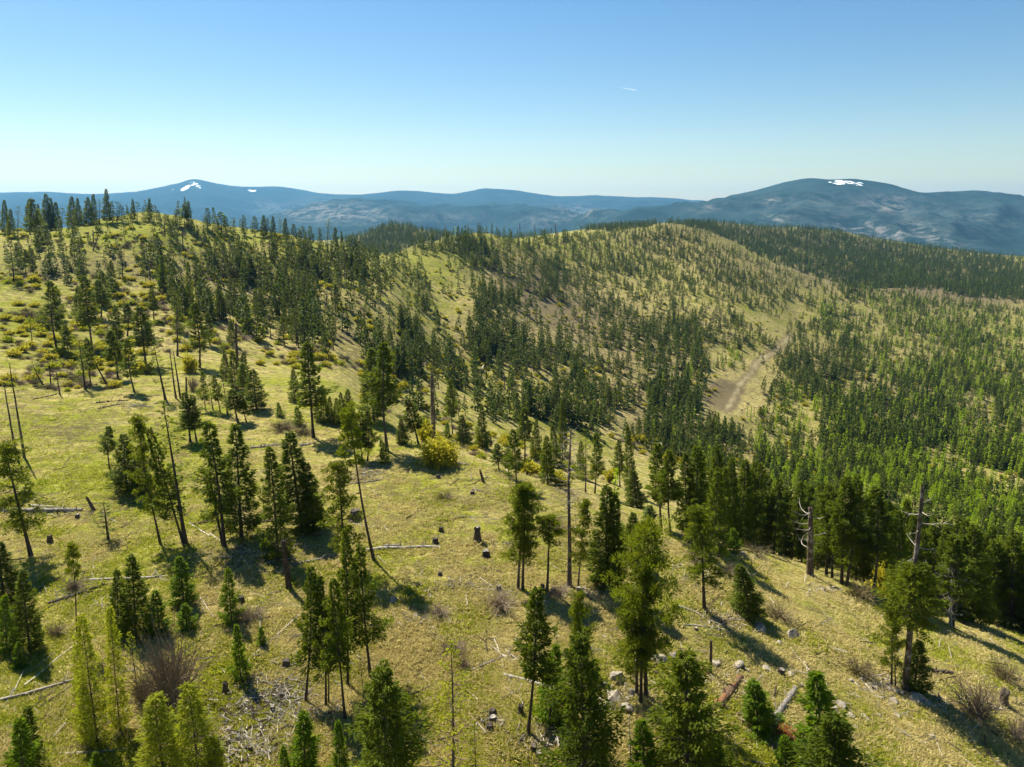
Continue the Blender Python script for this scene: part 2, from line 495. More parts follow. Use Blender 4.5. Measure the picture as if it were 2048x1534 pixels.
ks = ramp(nt, mth(nt, 'ADD', sep.outputs[0], mth(nt, 'MULTIPLY', mth(nt, 'MULTIPLY', mth(nt, 'SUBTRACT', a3, 0.50), 3.4), ramp(nt, sep.outputs[0], ((0.05, (0, 0, 0)), (0.35, (1, 1, 1)))))), ((0.62, (0, 0, 0)), (0.70, (1, 1, 1))))
col = mix(nt, ks, col, (0.85, 0.87, 0.9))
d = N(nt, "ShaderNodeBsdfPrincipled", i_Roughness=0.95)
d.inputs["Specular IOR Level"].default_value = 0.0
nt.links.new(col, d.inputs["Base Color"])
bp = N(nt, "ShaderNodeBump", i_Strength=1.0, i_Distance=14); nt.links.new(a2, bp.inputs["Height"])
nt.links.new(bp.outputs[0], d.inputs["Normal"]); nt.links.new(d.outputs[0], out.inputs[0])
M["mount"] = m

# ------------------------------------------------------------------ ground and mountains as meshes
def blobs(lst, px=None, py=None):
    px = PXG if px is None else px; py = PYG if py is None else py
    s = np.zeros_like(px)
    for cx, cy, rx, ry, ang, a in lst:
        c, sn = math.cos(math.radians(ang)), math.sin(math.radians(ang))
        dx, dy = px - cx, py - cy
        X = (dx * c + dy * sn) / rx; Y = (-dx * sn + dy * c) / ry
        s += a * np.exp(-(X * X + Y * Y))
    return s


# angles: clockwise in the picture
GREEN = [(150, 900, 420, 190, 0, .32), (60, 620, 230, 90, 10, .25), (400, 470, 400, 55, 5, .30), (1100, 1100, 420, 120, 10, .12), (900, 500, 130, 40, 0, .30),
         (1150, 500, 200, 35, 15, .2), (820, 640, 60, 150, 60, .15), (1750, 1300, 350, 160, 20, .12), (650, 780, 200, 60, 35, .2), (1900, 680, 300, 120, 15, .05),
         (1250, 700, 260, 160, 30, -.22), (1500, 780, 90, 60, -40, -.3), (330, 640, 260, 60, 15, -.12), (600, 700, 150, 90, 30, -.12), (350, 1450, 260, 130, 0, -.2),
         (1000, 1400, 260, 120, 0, .1), (240, 1300, 160, 60, -25, -.2), (1040, 1220, 260, 60, 0, -.10), (1850, 1230, 200, 30, 16, -.25), (1750, 1450, 300, 60, 0, -.1)]
BROWN = [(1850, 575, 320, 26, 8, .45), (1500, 1300, 200, 60, 15, .12), (300, 1350, 200, 60, -20, .15), (200, 1000, 160, 30, 0, .12), (1800, 620, 300, 60, 12, .22), (1850, 780, 260, 90, 15, .30), (1350, 500, 200, 40, 22, .12), (1000, 700, 200, 120, 20, .12), (150, 540, 200, 30, 5, .2), (430, 560, 160, 40, 10, .22), (1250, 700, 240, 150, 30, .20), (500, 1120, 130, 55, 10, .42), (330, 640, 260, 60, 15, .10),
         (520, 1450, 130, 100, 0, .30), (720, 945, 40, 20, 0, .4), (1050, 565, 130, 60, 30, .25), (150, 860, 70, 26, -10, .38), (900, 1000, 110, 30, 0, .30), (1440, 1240, 60, 25, 20, .4),
         (1480, 1380, 80, 50, 0, .3), (1270, 1370, 80, 50, 0, .4), (1160, 1190, 70, 20, 10, .35), (700, 700, 150, 70, 30, .2), (1450, 900, 200, 60, 20, .22), (1750, 950, 200, 60, 25, .15),
         (600, 600, 200, 60, 20, .14), (1330, 870, 60, 30, 10, .35), (250, 520, 150, 20, 0, .12), (1130, 985, 60, 12, 18, .4), (2000, 700, 140, 60, 0, .1), (1170, 640, 150, 60, 20, .15)]
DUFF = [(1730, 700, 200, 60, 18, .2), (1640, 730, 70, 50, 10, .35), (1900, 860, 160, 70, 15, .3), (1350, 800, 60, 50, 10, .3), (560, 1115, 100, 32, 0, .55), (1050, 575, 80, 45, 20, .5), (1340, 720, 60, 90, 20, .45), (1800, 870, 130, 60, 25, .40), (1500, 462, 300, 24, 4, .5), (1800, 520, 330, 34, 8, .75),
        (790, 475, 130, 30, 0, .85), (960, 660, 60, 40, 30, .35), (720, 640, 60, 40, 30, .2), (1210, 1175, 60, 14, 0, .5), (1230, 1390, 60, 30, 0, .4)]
cov = np.zeros((*UG.shape, 4), dtype=np.float32)
cov[..., 0] = np.clip(0.40 + 0.16 * far + blobs(GREEN) + 0.10 * fbm(XG / 60, YG / 60, 3, 71), 0, 1)
cov[..., 1] = np.clip(0.15 + 0.06 * far + blobs(BROWN), 0, 1)
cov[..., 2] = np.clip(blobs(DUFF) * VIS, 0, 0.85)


def line_d(pts):
    d = np.full(PXG.shape, 1e9)
    for (x0, y0), (x1, y1) in zip(pts[:-1], pts[1:]):
        t = np.clip(((PXG - x0) * (x1 - x0) + (PYG - y0) * (y1 - y0)) / ((x1 - x0) ** 2 + (y1 - y0) ** 2), 0, 1)
        d = np.minimum(d, np.hypot(PXG - x0 - t * (x1 - x0), (PYG - y0 - t * (y1 - y0))))
    return d


CLEAR = sstep(0, 1, 1.35 - np.hypot((PXG - 1446) / 37, (PYG - 790) / 31) + 0.3 * fbm(XG / 9, YG / 9, 2, 61))
TRK = line_d([(1458, 812), (1472, 785), (1480, 768), (1503, 745), (1512, 728), (1526, 716), (1548, 704), (1566, 688), (1576, 676)])
TRK2 = line_d([(1455, 815), (1445, 832), (1500, 868), (1560, 925), (1620, 960)])
cov[..., 1] = np.clip(cov[..., 1] + (0.8 * CLEAR + 0.3 * sstep(16, 4, TRK)) * VIS * (YG < 900) * (YG > 300), 0, 1)
cov[..., 2] = np.clip(cov[..., 2] * (1 - CLEAR), 0, 1)
cov[..., 3] = np.clip((0.42 + 0.4 * fbm(XG / 7, YG / 7, 3, 62)) * (sstep(6, 2, TRK) + 0.6 * sstep(5, 2, TRK2)) * VIS * (YG < 900) * (YG > 200), 0, 1)
SNOW = [(372, 374, 14, 5, -28, .95), (394, 371, 10, 4, 25, .95), (352, 379, 14, 3, -22, .7), (505, 382, 12, 3, 8, .75), (560, 385, 14, 3, 0, .36), (1690, 366, 26, 5, 3, .95), (1718, 368, 14, 4, 15, .8),
        (1660, 362, 9, 2, 5, .5), (1760, 372, 16, 2, 14, .3), (1945, 386, 22, 2.2, 5, .5), (1570, 375, 14, 3, 0, .25)]
OPEN = [(1770, 412, 42, 10, 8, 1.0), (1780, 465, 70, 12, 12, 1.0), (1870, 470, 60, 12, 25, 1.0), (1560, 437, 26, 6, 10, 1.0), (1540, 400, 30, 5, 0, .6), (1420, 414, 40, 6, -8, .6), (1700, 455, 60, 10, 8, .8),
        (700, 425, 90, 18, 5, .95), (620, 430, 50, 15, 0, .8), (540, 415, 40, 12, 10, .7), (1150, 425, 50, 8, 12, .9), (1090, 440, 50, 12, 0, .6), (900, 435, 60, 8, 0, .5), (1180, 418, 40, 5, 10, .8), (1800, 395, 60, 6, 8, .5),
        (1640, 410, 200, 25, 0, .25), (1950, 440, 100, 30, 0, .3)]
far_mask = YG > 3200
cov[..., 0] = np.where(far_mask, np.clip(blobs(SNOW), 0, 1), cov[..., 0])
cov[..., 1] = np.where(far_mask, np.clip(blobs(OPEN), 0, 1), cov[..., 1])


def sheet(name, r0, r1, mat):
    X, Y, ZZ = XG[r0:r1], YG[r0:r1], Z[r0:r1]
    nr, nc = X.shape
    V = np.stack([X, Y, ZZ], -1).reshape(-1, 3)
    idx = np.arange(nr * nc).reshape(nr, nc)
    F = np.stack([idx[:-1, :-1], idx[:-1, 1:], idx[1:, 1:], idx[1:, :-1]], -1).reshape(-1, 4)
    me = mesh_from(name, V, F, [mat], smooth=True)
    a = me.color_attributes.new("cover", 'FLOAT_COLOR', 'POINT')
    a.data.foreach_set("color", cov[r0:r1].reshape(-1))
    return link(name, me)


tag(sheet("ground", 0, V_SPLIT + 1, M["ground"]), kind="structure")
tag(sheet("mountains", V_SPLIT, len(VS), M["mount"]), kind="structure")

# haze: one closed box of thin air round everything
HZ_LO = float(Z.min()) - 5; HZ_HI = max(float(Z.max()), 60) + 12
hx = float(np.abs(XG).max()) + 500; hy0, hy1 = -400.0, float(YG.max()) + 500
V = [(sx * hx, y, z) for z in (HZ_LO, HZ_HI) for sx, y in ((-1, hy0), (1, hy0), (1, hy1), (-1, hy1))]
F = np.array([(0, 3, 2, 1), (4, 5, 6, 7), (0, 1, 5, 4), (1, 2, 6, 5), (2, 3, 7, 6), (3, 0, 4, 7)])
m, nt, out = new_mat("haze_air")
vol = N(nt, "ShaderNodeVolumePrincipled")
vol.inputs["Color"].default_value = (0.24, 0.60, 1.0, 1)
vol.inputs["Density"].default_value = 0.000034
vol.inputs["Anisotropy"].default_value = 0.3
nt.links.new(vol.outputs[0], out.inputs["Volume"])
haze = link("haze", mesh_from("haze", V, F, [m]))
tag(haze, kind="stuff")
#@@REST

# ------------------------------------------------------------------ tree geometry
class Geo:
    def __init__(self):
        self.V = []; self.T = []; self.F3 = []; self.F4 = []; self.m3 = []; self.m4 = []; self.n = 0

    def add(self, V, F, mat=0, tint=0.5):
        V = np.asarray(V, float); F = np.asarray(F, int)
        self.V.append(V); self.T.append(np.full(len(V), tint) if np.isscalar(tint) else np.asarray(tint))
        if F.shape[1] == 3: self.F3.append(F + self.n); self.m3.append(np.full(len(F), mat))
        else: self.F4.append(F + self.n); self.m4.append(np.full(len(F), mat))
        self.n += len(V)

    def mesh(self, name, mats, smooth=False):
        Fs, ms = [], []
        if self.F3: Fs.append(np.concatenate(self.F3)); ms.append(np.concatenate(self.m3))
        if self.F4: Fs.append(np.concatenate(self.F4)); ms.append(np.concatenate(self.m4))
        return mesh_from(name, np.concatenate(self.V), Fs, mats, np.concatenate(ms), smooth, np.concatenate(self.T))


def tube(g, pts, radii, k=5, mat=0, cap=True, wob=0.0, rs=None):
    pts = np.asarray(pts, float); n_ = len(pts)
    radii = np.asarray(radii, float)
    d = np.gradient(pts, axis=0); d /= np.linalg.norm(d, axis=1, keepdims=True) + 1e-9
    ref = np.array([0, 0, 1.0]) if abs(d[:, 2]).mean() < 0.8 else np.array([1.0, 0, 0])
    a = np.cross(d, ref); a /= np.linalg.norm(a, axis=1, keepdims=True) + 1e-9
    b = np.cross(d, a)
    th = np.arange(k) * 2 * math.pi / k
    R = radii[:, None] * (1 + (wob * (rs.random((n_, k)) - 0.5) * 2 if wob else 0))
    V = pts[:, None] + R[..., None] * (np.cos(th)[None, :, None] * a[:, None] + np.sin(th)[None, :, None] * b[:, None])
    V = V.reshape(-1, 3)
    i = np.arange(n_ - 1)[:, None] * k + np.arange(k)[None]
    j = np.arange(n_ - 1)[:, None] * k + (np.arange(k)[None] + 1) % k
    F = np.stack([i, j, j + k, i + k], -1).reshape(-1, 4)
    g.add(V, F, mat)
    if cap:
        for e, c in ((0, pts[0]), (n_ - 1, pts[-1])):
            ring = V[e * k:(e + 1) * k]
            VV = np.vstack([ring, c]); q = np.arange(k)
            g.add(VV, np.stack([q, (q + 1) % k, np.full(k, k)], -1) if e else np.stack([(q + 1) % k, q, np.full(k, k)], -1), mat)


def sprays(g, P, D, L, W, rs, mat=1, tint=None, up=0.35):
    """needle sprays: one pointed quad at each P, running along D, length L, width W"""
    n_ = len(P)
    if n_ == 0: return
    D = D / (np.linalg.norm(D, axis=1, keepdims=True) + 1e-9)
    r = rs.normal(size=(n_, 3)); r[:, 2] += up
    s = np.cross(D, r); s /= np.linalg.norm(s, axis=1, keepdims=True) + 1e-9
    L = np.asarray(L).reshape(-1, 1); W = np.asarray(W).reshape(-1, 1)
    droop = np.zeros((n_, 3)); droop[:, 2] = -0.12
    tip = P + (D + droop) * L
    mid = P + D * L * 0.45
    V = np.stack([P, mid + s * W, tip, mid - s * W], 1).reshape(-1, 3)
    F = np.arange(n_ * 4).reshape(-1, 4)
    t = rs.random(n_) if tint is None else tint
    g.add(V, F, mat, np.repeat(t, 4))


def trunk_mesh(name, H, r0, rs, k=7, seg=8, bend=0.0, topr=0.12, mats=None, wob=0.06):
    g = Geo(); z = np.linspace(0, 1, seg + 1) ** 0.9
    ph = rs.random() * 6.28
    off = bend * np.sin(z * math.pi) + 0.25 * bend * np.sin(z * 7 + ph)
    wb = 0.03 * np.cumsum(rs.normal(size=(seg + 1, 2)), 0) * z[:, None] * H * 0.06
    pts = np.stack([off + wb[:, 0], wb[:, 1], z * H - 0.25 * (z == 0)], -1)
    rad = r0 * (topr + (1 - topr) * (1 - z) ** 0.85); rad[0] *= 1.45
    tube(g, pts, rad, k, 0, True, wob, rs)
    return g.mesh(name, mats or [M["bark"]], True), pts


def along(pts, z):
    return np.stack([np.interp(z, pts[:, 2], pts[:, i]) for i in range(2)], -1)


def crown_fir(name, H, R, base, nb, ns, sl, rs, pts, mats, power=0.85, thin=0.0, droop=0.18, dead=6, prof=None, ragged=0.25, wf=0.17, lob=0.12):
    """whorled conifer crown. base = crown bottom (fraction of H), nb branches, ns sprays per branch, sl spray length"""
    g = Geo(); ph1 = rs.random() * 6.28
    for i in range(nb):
        t = (i + rs.random()) / nb
        t = t ** 1.1
        zz = H * (base + (1 - base) * t)
        if rs.random() < thin * (1 - t): continue
        rr = R * ((1 - t) ** power) * (1 - ragged + ragged * 1.6 * rs.random()) + 0.14
        if prof is not None: rr = R * prof(t) * (1 - ragged + ragged * 1.6 * rs.random()) + 0.15
        if t < 0.12: rr *= 0.6 + 0.4 * t / 0.12
        a = i * 2.399 + rs.random() * 0.9
        rr *= 1 + lob * math.sin(1.5 * zz + 1.0 * a + ph1) + 0.6 * lob * math.sin(3.7 * zz - 2.0 * a + 2 * ph1)
        el = -droop + 0.75 * t + rs.normal() * 0.10
        s = np.linspace(0, 1, 5)
        c = along(pts, np.array([zz]))[0]
        bx = np.cos(a) * s * rr; by = np.sin(a) * s * rr
        bz = zz + rr * (el * s - 0.10 * np.sin(s * 3.14) + 0.10 * s * s)
        bp = np.stack([c[0] + bx, c[1] + by, bz], -1)
        if rr > 0.6 and nb < 400: tube(g, bp, np.linspace(0.045, 0.008, 5) * (0.5 + rr * 0.35), 3, 0, False)
        m_ = max(4, int(ns * (0.25 + rr / R)))
        q = 0.16 + 0.84 * rs.random(m_) ** 0.75
        P = np.stack([np.interp(q, s, bp[:, k_]) for k_ in range(3)], -1)
        side = np.array([-np.sin(a), np.cos(a), 0])
        wdt = 0.34 * rr * np.sqrt(np.maximum(0.05, 1 - (q * 1.05 - 0.55) ** 2 * 2.2))
        off = (rs.random(m_) * 2 - 1)
        P = P + side * (off * wdt)[:, None] * 0.75
        P[:, 2] += rs.normal(size=m_) * (0.07 + 0.06 * rr) - np.abs(off) * 0.10 * rr * 0.5
        D = np.stack([np.cos(a) + side[0] * off * 1.3, np.sin(a) + side[1] * off * 1.3, 0.12 + 0.28 * rs.normal(size=m_)], -1)
        tint = np.clip(rs.random() * 0.45 + 0.55 * rs.random(m_) * (0.5 + 0.5 * q), 0, 1)  # crown's inner shade painted in: tint darkens towards the trunk
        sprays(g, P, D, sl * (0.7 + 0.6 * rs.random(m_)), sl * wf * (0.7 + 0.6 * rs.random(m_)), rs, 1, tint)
    # leader
    c = along(pts, np.array([H * 0.97]))[0]
    for k_ in range(14):
        a = rs.random() * 6.28
        z0 = H * (0.93 + 0.07 * rs.random())
        sprays(g, np.array([[c[0], c[1], z0]]), np.array([[math.cos(a), math.sin(a), 1.4]]), [sl * 0.9], [sl * 0.22], rs, 1)
    for k_ in range(dead):      # bare dead branches under the crown
        zz = H * base * (0.45 + 0.55 * rs.random()); a = rs.random() * 6.28; L = R * (0.3 + 0.5 * rs.random())
        c = along(pts, np.array([zz]))[0]
        s = np.linspace(0, 1, 4)
        bp = np.stack([c[0] + np.cos(a) * s * L, c[1] + np.sin(a) * s * L, zz + L * (-0.1 * s - 0.25 * s * s)], -1)
        tube(g, bp, np.linspace(0.03, 0.006, 4), 3, 0, False)
    return g.mesh(name, mats)


def crown_pine(name, H, R, base, nb, nc, sl, rs, pts, mats, nclump=3):
    """open crown of clumps at branch ends"""
    g = Geo()
    for i in range(nb):
        t = (i + rs.random()) / nb
        zz = H * (base + (0.985 - base) * t)
        pr = math.sin(min(1, (t + 0.16) / 1.16) ** 0.75 * math.pi) ** 0.65 if t < 0.985 else 0.2
        rr = R * max(0.18, pr) * (0.35 + 0.85 * rs.random())
        a = i * 2.399 + rs.random() * 1.2
        el = -0.05 + 0.75 * t + rs.normal() * 0.15
        s = np.linspace(0, 1, 5)
        c = along(pts, np.array([zz]))[0]
        bp = np.stack([c[0] + np.cos(a) * s * rr, c[1] + np.sin(a) * s * rr, zz + rr * (el * s + 0.22 * s * s - 0.06)], -1)
        tube(g, bp, np.linspace(0.05, 0.012, 5) * (0.5 + rr * 0.35), 3, 0, False)
        for k_ in range(nclump):
            q = 0.42 + 0.58 * (k_ + rs.random()) / nclump
            cc = np.array([np.interp(q, s, bp[:, m_]) for m_ in range(3)]) + rs.normal(size=3) * 0.16 * R * np.array([1, 1, 0.5])
            cr = R * 0.15 * (0.7 + 0.7 * rs.random())
            d = rs.normal(size=(nc, 3)); d /= np.linalg.norm(d, axis=1, keepdims=True)
            P = cc + d * (cr * rs.random(nc) ** 0.4)[:, None] * np.array([1.15, 1.15, 0.62])
            D = d + np.array([0, 0, 0.5])
            base_t = rs.random() * 0.5
            sprays(g, P, D, sl * (0.6 + 0.7 * rs.random(nc)), sl * 0.15 * (0.7 + 0.6 * rs.random(nc)), rs, 1, np.clip(base_t + 0.5 * rs.random(nc), 0, 1))
    for k_ in range(7):
        zz = H * base * (0.5 + 0.5 * rs.random()); a = rs.random() * 6.28; L = R * (0.3 + 0.5 * rs.random())
        c = along(pts, np.array([zz]))[0]; s = np.linspace(0, 1, 4)
        bp = np.stack([c[0] + np.cos(a) * s * L, c[1] + np.sin(a) * s * L, zz + L * (0.05 * s - 0.2 * s * s)], -1)
        tube(g, bp, np.linspace(0.028, 0.006, 4), 3, 0, False)
    return g.mesh(name, mats)


def bare_branches(name, H, R, z0, z1, nb, rs, pts, mats, thick=0.05, curl=0.5, el0=0.1, twigs=2, k=4):
    g = Geo()
    for i in range(nb):
        zz = H * (z0 + (z1 - z0) * (i + rs.random()) / nb); a = i * 2.399 + rs.random()
        L = R * (0.35 + 0.65 * rs.random())
        c = along(pts, np.array([zz]))[0]; s = np.linspace(0, 1, 6)
        a2 = a + rs.normal() * 0.3 * s
        bp = np.stack([c[0] + np.cos(a2) * s * L, c[1] + np.sin(a2) * s * L, zz + L * (el0 * s + curl * (s * s * 0.6 - s * 0.45)) + rs.normal(size=6) * 0.03 * L * s], -1)
        tube(g, bp, np.linspace(thick, thick * 0.18, 6) * (0.6 + 0.5 * L / R), k, 0, False)
        for _ in range(twigs):
            q = int(rs.integers(2, 5)); b2 = a + rs.normal() * 0.9; l2 = L * 0.35
            tw = np.stack([bp[q], bp[q] + np.array([math.cos(b2), math.sin(b2), rs.normal() * 0.3]) * l2 * 0.5, bp[q] + np.array([math.cos(b2), math.sin(b2), rs.normal() * 0.35]) * l2])
            tube(g, tw, [thick * 0.35, thick * 0.2, thick * 0.08], 3, 0, False)
    return g.mesh(name, mats)


def rs_(s): return np.random.default_rng(s)


# prototypes: (trunk mesh, crown mesh), built 15 m tall, crown radius as given
PROTO = {}


def mk_fir(key, s, mats, R=2.6, base=0.08, nb=110, ns=80, sl=0.42, bend=0.1, r0=0.19, **kw):
    rs = rs_(s)
    tm, pts = trunk_mesh("trunk", 15, r0, rs, bend=bend)
    PROTO.setdefault(key, []).append((tm, crown_fir("crown", 15, R, base, nb, ns, sl, rs, pts, mats, **kw), R, base))


def mk_pine(key, s, mats, R=2.3, base=0.42, nb=30, nc=80, sl=0.34, bend=0.25, r0=0.18, nclump=3):
    rs = rs_(s)
    tm, pts = trunk_mesh("trunk", 15, r0, rs, bend=bend)
    PROTO.setdefault(key, []).append((tm, crown_pine("crown", 15, R, base, nb, nc, sl, rs, pts, mats, nclump), R, base))


FF, FP, FL = [M['bark'], M['ffir']], [M['bark'], M['fpine']], [M['bark'], M['flarch']]
FM, PM, YM, LM = [M["bark"], M["fir"]], [M["bark"], M["pine"]], [M["bark"], M["young"]], [M["bark"], M["larch"]]
for i in range(4): mk_fir("fir", 100 + i, FM, base=0.06 + 0.03 * (i % 2), thin=0.10, ns=84, bend=0.15 * (i % 3 - 1))          # full crown to the ground
for i in range(4): mk_fir("tallfir", 120 + i, FM, R=2.1, base=0.30 + 0.06 * (i % 3), nb=88, ns=72, thin=0.15, ragged=0.45, power=0.8, lob=0.36, bend=0.25 * (i % 3 - 1))   # bare lower trunk
for i in range(3): mk_fir("young", 140 + i, YM, R=3.3, base=0.02, nb=78, ns=72, sl=0.80, wf=0.13, r0=0.22, ragged=0.62, thin=0.10, power=0.95, droop=0.05, dead=0)                # small trees, scaled down
for i in range(3): mk_fir("larch", 160 + i, LM, R=2.1, base=0.04, nb=120, ns=60, sl=0.42, wf=0.12, power=0.75, droop=0.02, thin=0.1, r0=0.13, ragged=0.4, dead=0)
for i in range(2): mk_fir("thinlarch", 170 + i, LM, R=2.4, base=0.08, nb=70, ns=18, sl=0.36, power=0.75, droop=0.02, thin=0.2, r0=0.14, ragged=0.6, dead=4)
for i in range(5): mk_pine("pine", 180 + i, PM, base=0.22 + 0.07 * (i % 3), nb=34, bend=0.3 * (i % 3 - 1))
for i in range(2): mk_pine("toppine", 190 + i, PM, base=0.66, R=1.9, nb=18, nc=80)                     # only a tuft at the top
for i in range(2): mk_pine("bigpine", 195 + i, PM, base=0.30, R=3.4, nb=38, nc=105, nclump=3, sl=0.32)
BFM = [M["bark"], M["pine"]]
for i in range(2): mk_fir("bigfir", 197 + i, BFM if i else FM, R=3.3, base=0.05, nb=135, ns=120, sl=0.40, wf=0.16, ragged=0.5, power=0.62, lob=0.3, droop=0.1)
for i in range(2): mk_fir("sparse", 200 + i, FM, R=1.6, base=0.2, nb=44, ns=20, thin=0.35, ragged=0.7, power=0.5, sl=0.42)


# medium and far versions
def mk_lod(key, s, mats, R, base, nb, ns, sl, **kw):
    rs = rs_(s)
    tm, pts = trunk_mesh("trunk", 15, 0.20, rs, k=4, seg=3)
    PROTO.setdefault(key, []).append((tm, crown_fir("crown", 15, R, base, nb, ns, sl, rs, pts, mats, dead=0, **kw), R, base))


for i in range(5): mk_lod("mfir", 300 + i, FF, 2.05, 0.08 + 0.1 * (i % 3), 62, 15, 0.72, wf=0.26, thin=0.1, ragged=0.35)
for i in range(5): mk_lod("mpine", 310 + i, FP, 1.8, 0.28 + 0.08 * (i % 3), 42, 16, 0.68, wf=0.26, thin=0.15, ragged=0.6, power=0.45, droop=0.0)
for i in range(3): mk_lod("mlarch", 320 + i, FL, 1.8, 0.05, 44, 11, 0.85, wf=0.24, thin=0.1, ragged=0.35)
for i in range(3): mk_lod("msparse", 330 + i, FF, 1.3, 0.25, 22, 9, 0.8, wf=0.24, thin=0.3, ragged=0.8, power=0.4)


def merged(g_list, name, mats):
    V, F3, F4, mi3, mi4, T, n_ = [], [], [], [], [], [], 0
    for g, mm in g_list:
        V += g.V; T += g.T
        for f, m_ in zip(g.F3, g.m3): F3.append(f + n_); mi3.append(np.full(len(f), mm))
        for f, m_ in zip(g.F4, g.m4): F4.append(f + n_); mi4.append(np.full(len(f), mm))
        n_ += g.n
    G = Geo(); G.V, G.T, G.F3, G.F4, G.m3, G.m4 = V, T, F3, F4, mi3, mi4
    return G.mesh(name, mats)


def far_tree(name, s, mats, R, base, nq, sl, power=0.8):
    """one small mesh of trunk and crown together, for trees a few pixels tall"""
    rs = rs_(s)
    g = Geo()
    tube(g, [(0, 0, -0.5), (0, 0, 14)], [0.22, 0.06], 3, 0, False)
    t = rs.random(nq) ** 1.25
    r = R * (1 - t) ** power * (0.25 + 0.75 * rs.random(nq)) + 0.1
    a = rs.random(nq) * 6.283
    P = np.stack([np.cos(a) * r * 0.5, np.sin(a) * r * 0.5, 15 * (base + (1 - base) * t)], -1)
    D = np.stack([np.cos(a), np.sin(a), 0.1 + 0.4 * rs.normal(size=nq)], -1)
    sprays(g, P, D, np.maximum(r * 0.75, 0.7), np.full(nq, sl * 0.36), rs, 1, rs.random(nq), up=0.8)
    sprays(g, np.array([[0, 0, 13.4]] * 4), np.array([[.3, 0, 1], [-.3, .1, 1], [0, .3, 1], [0, -.3, 1.]]), np.full(4, 1.6), np.full(4, 0.25), rs, 1)
    return g.mesh(name, mats)


FAR = {
    "fir": [far_tree("far_fir", 400 + i, FF, 3.1, 0.06, 150, 1.6) for i in range(4)],
    "pine": [far_tree("far_pine", 410 + i, FP, 2.5, 0.26, 100, 1.5, 0.5) for i in range(3)],
    "larch": [far_tree("far_larch", 420 + i, FL, 1.9, 0.05, 90, 1.3) for i in range(2)],
}


g = Geo(); rsd = rs_(431)
tube(g, [(0, 0, -.5), (.1, 0, 6), (0, .1, 11)], [.2, .14, .05], 4, 0, False)
for i in range(8):
    a = rsd.random() * 6.28; z_ = 4 + 6 * rsd.random(); L = .5 + rsd.random()
    tube(g, [(0, 0, z_), (math.cos(a) * L, math.sin(a) * L, z_ + .2)], [.04, .02], 3, 0, False)
FAR["dead"] = [g.mesh("far_dead_pole", [M["snagbark"]])]


# ------------------------------------------------------------------ placing things
def place_M(p, H, lean, wscale, rz, h0=15.0, sink=0.1):
    """matrix for a thing built h0 tall standing at p, top displaced sideways by lean (x, y) metres"""
    ax = Vector((lean[0], lean[1], H)); L = ax.length
    q = Vector((0, 0, 1)).rotation_difference(ax)
    return Matrix.Translation((p[0], p[1], p[2] - sink)) @ q.to_matrix().to_4x4() @ Matrix.Rotation(rz, 4, 'Z') @ Matrix.Diagonal((wscale, wscale, L / h0, 1))


NAMES = {"fir": "fir_tree", "tallfir": "fir_tree", "young": "young_fir", "larch": "larch_tree", "thinlarch": "larch_tree", "pine": "pine_tree", "toppine": "pine_tree",
         "bigpine": "pine_tree", "sparse": "fir_tree", "bigfir": "fir_tree", "mfir": "fir_tree", "mpine": "pine_tree", "mlarch": "larch_tree", "msparse": "fir_tree"}
CATS = {"fir_tree": "fir tree", "young_fir": "young fir", "larch_tree": "larch tree", "pine_tree": "pine tree"}


def tree(kind, Mx, label, group, i=None):
    lst = PROTO[kind]
    tm, cm, R, base = lst[(i if i is not None else random.randrange(1000)) % len(lst)]
    nm = NAMES[kind]
    root = bpy.data.objects.new(nm, None); COL.objects.link(root)
    root.empty_display_size = 0.5
    root.matrix_world = Mx
    tag(root, label, CATS[nm], group)
    link("trunk", tm, root); link("crown", cm, root)
    return root


HERO_SPOTS = []   # (x, y) kept clear of random trees


def hero(kind, bx, by, tx, ty, wpx, label, group=None, i=None, y_at=None, wmul=1.0, ycap=None):
    p = hit(bx, min(by, 1534 + 200))
    if y_at is not None:
        u, q = px2uq(bx, by); x = float(u) * y_at; p = (x, y_at, float(height(x, y_at)))
    u1, q1 = px2uq(tx, ty)
    H = p[1] * float(q1) - p[2]; lx = p[1] * float(u1) - p[0]
    w = wpx / FPX * depth_of(p)
    lst = PROTO[kind]; k = (i if i is not None else random.randrange(1000)) % len(lst)
    R = lst[k][2]
    ws = w / (2 * R) * wmul
    HERO_SPOTS.append((p[0], p[1]))
    return tree(kind, place_M(p, H, (lx, 0.0), ws, random.random() * 6.28), label, group, k)

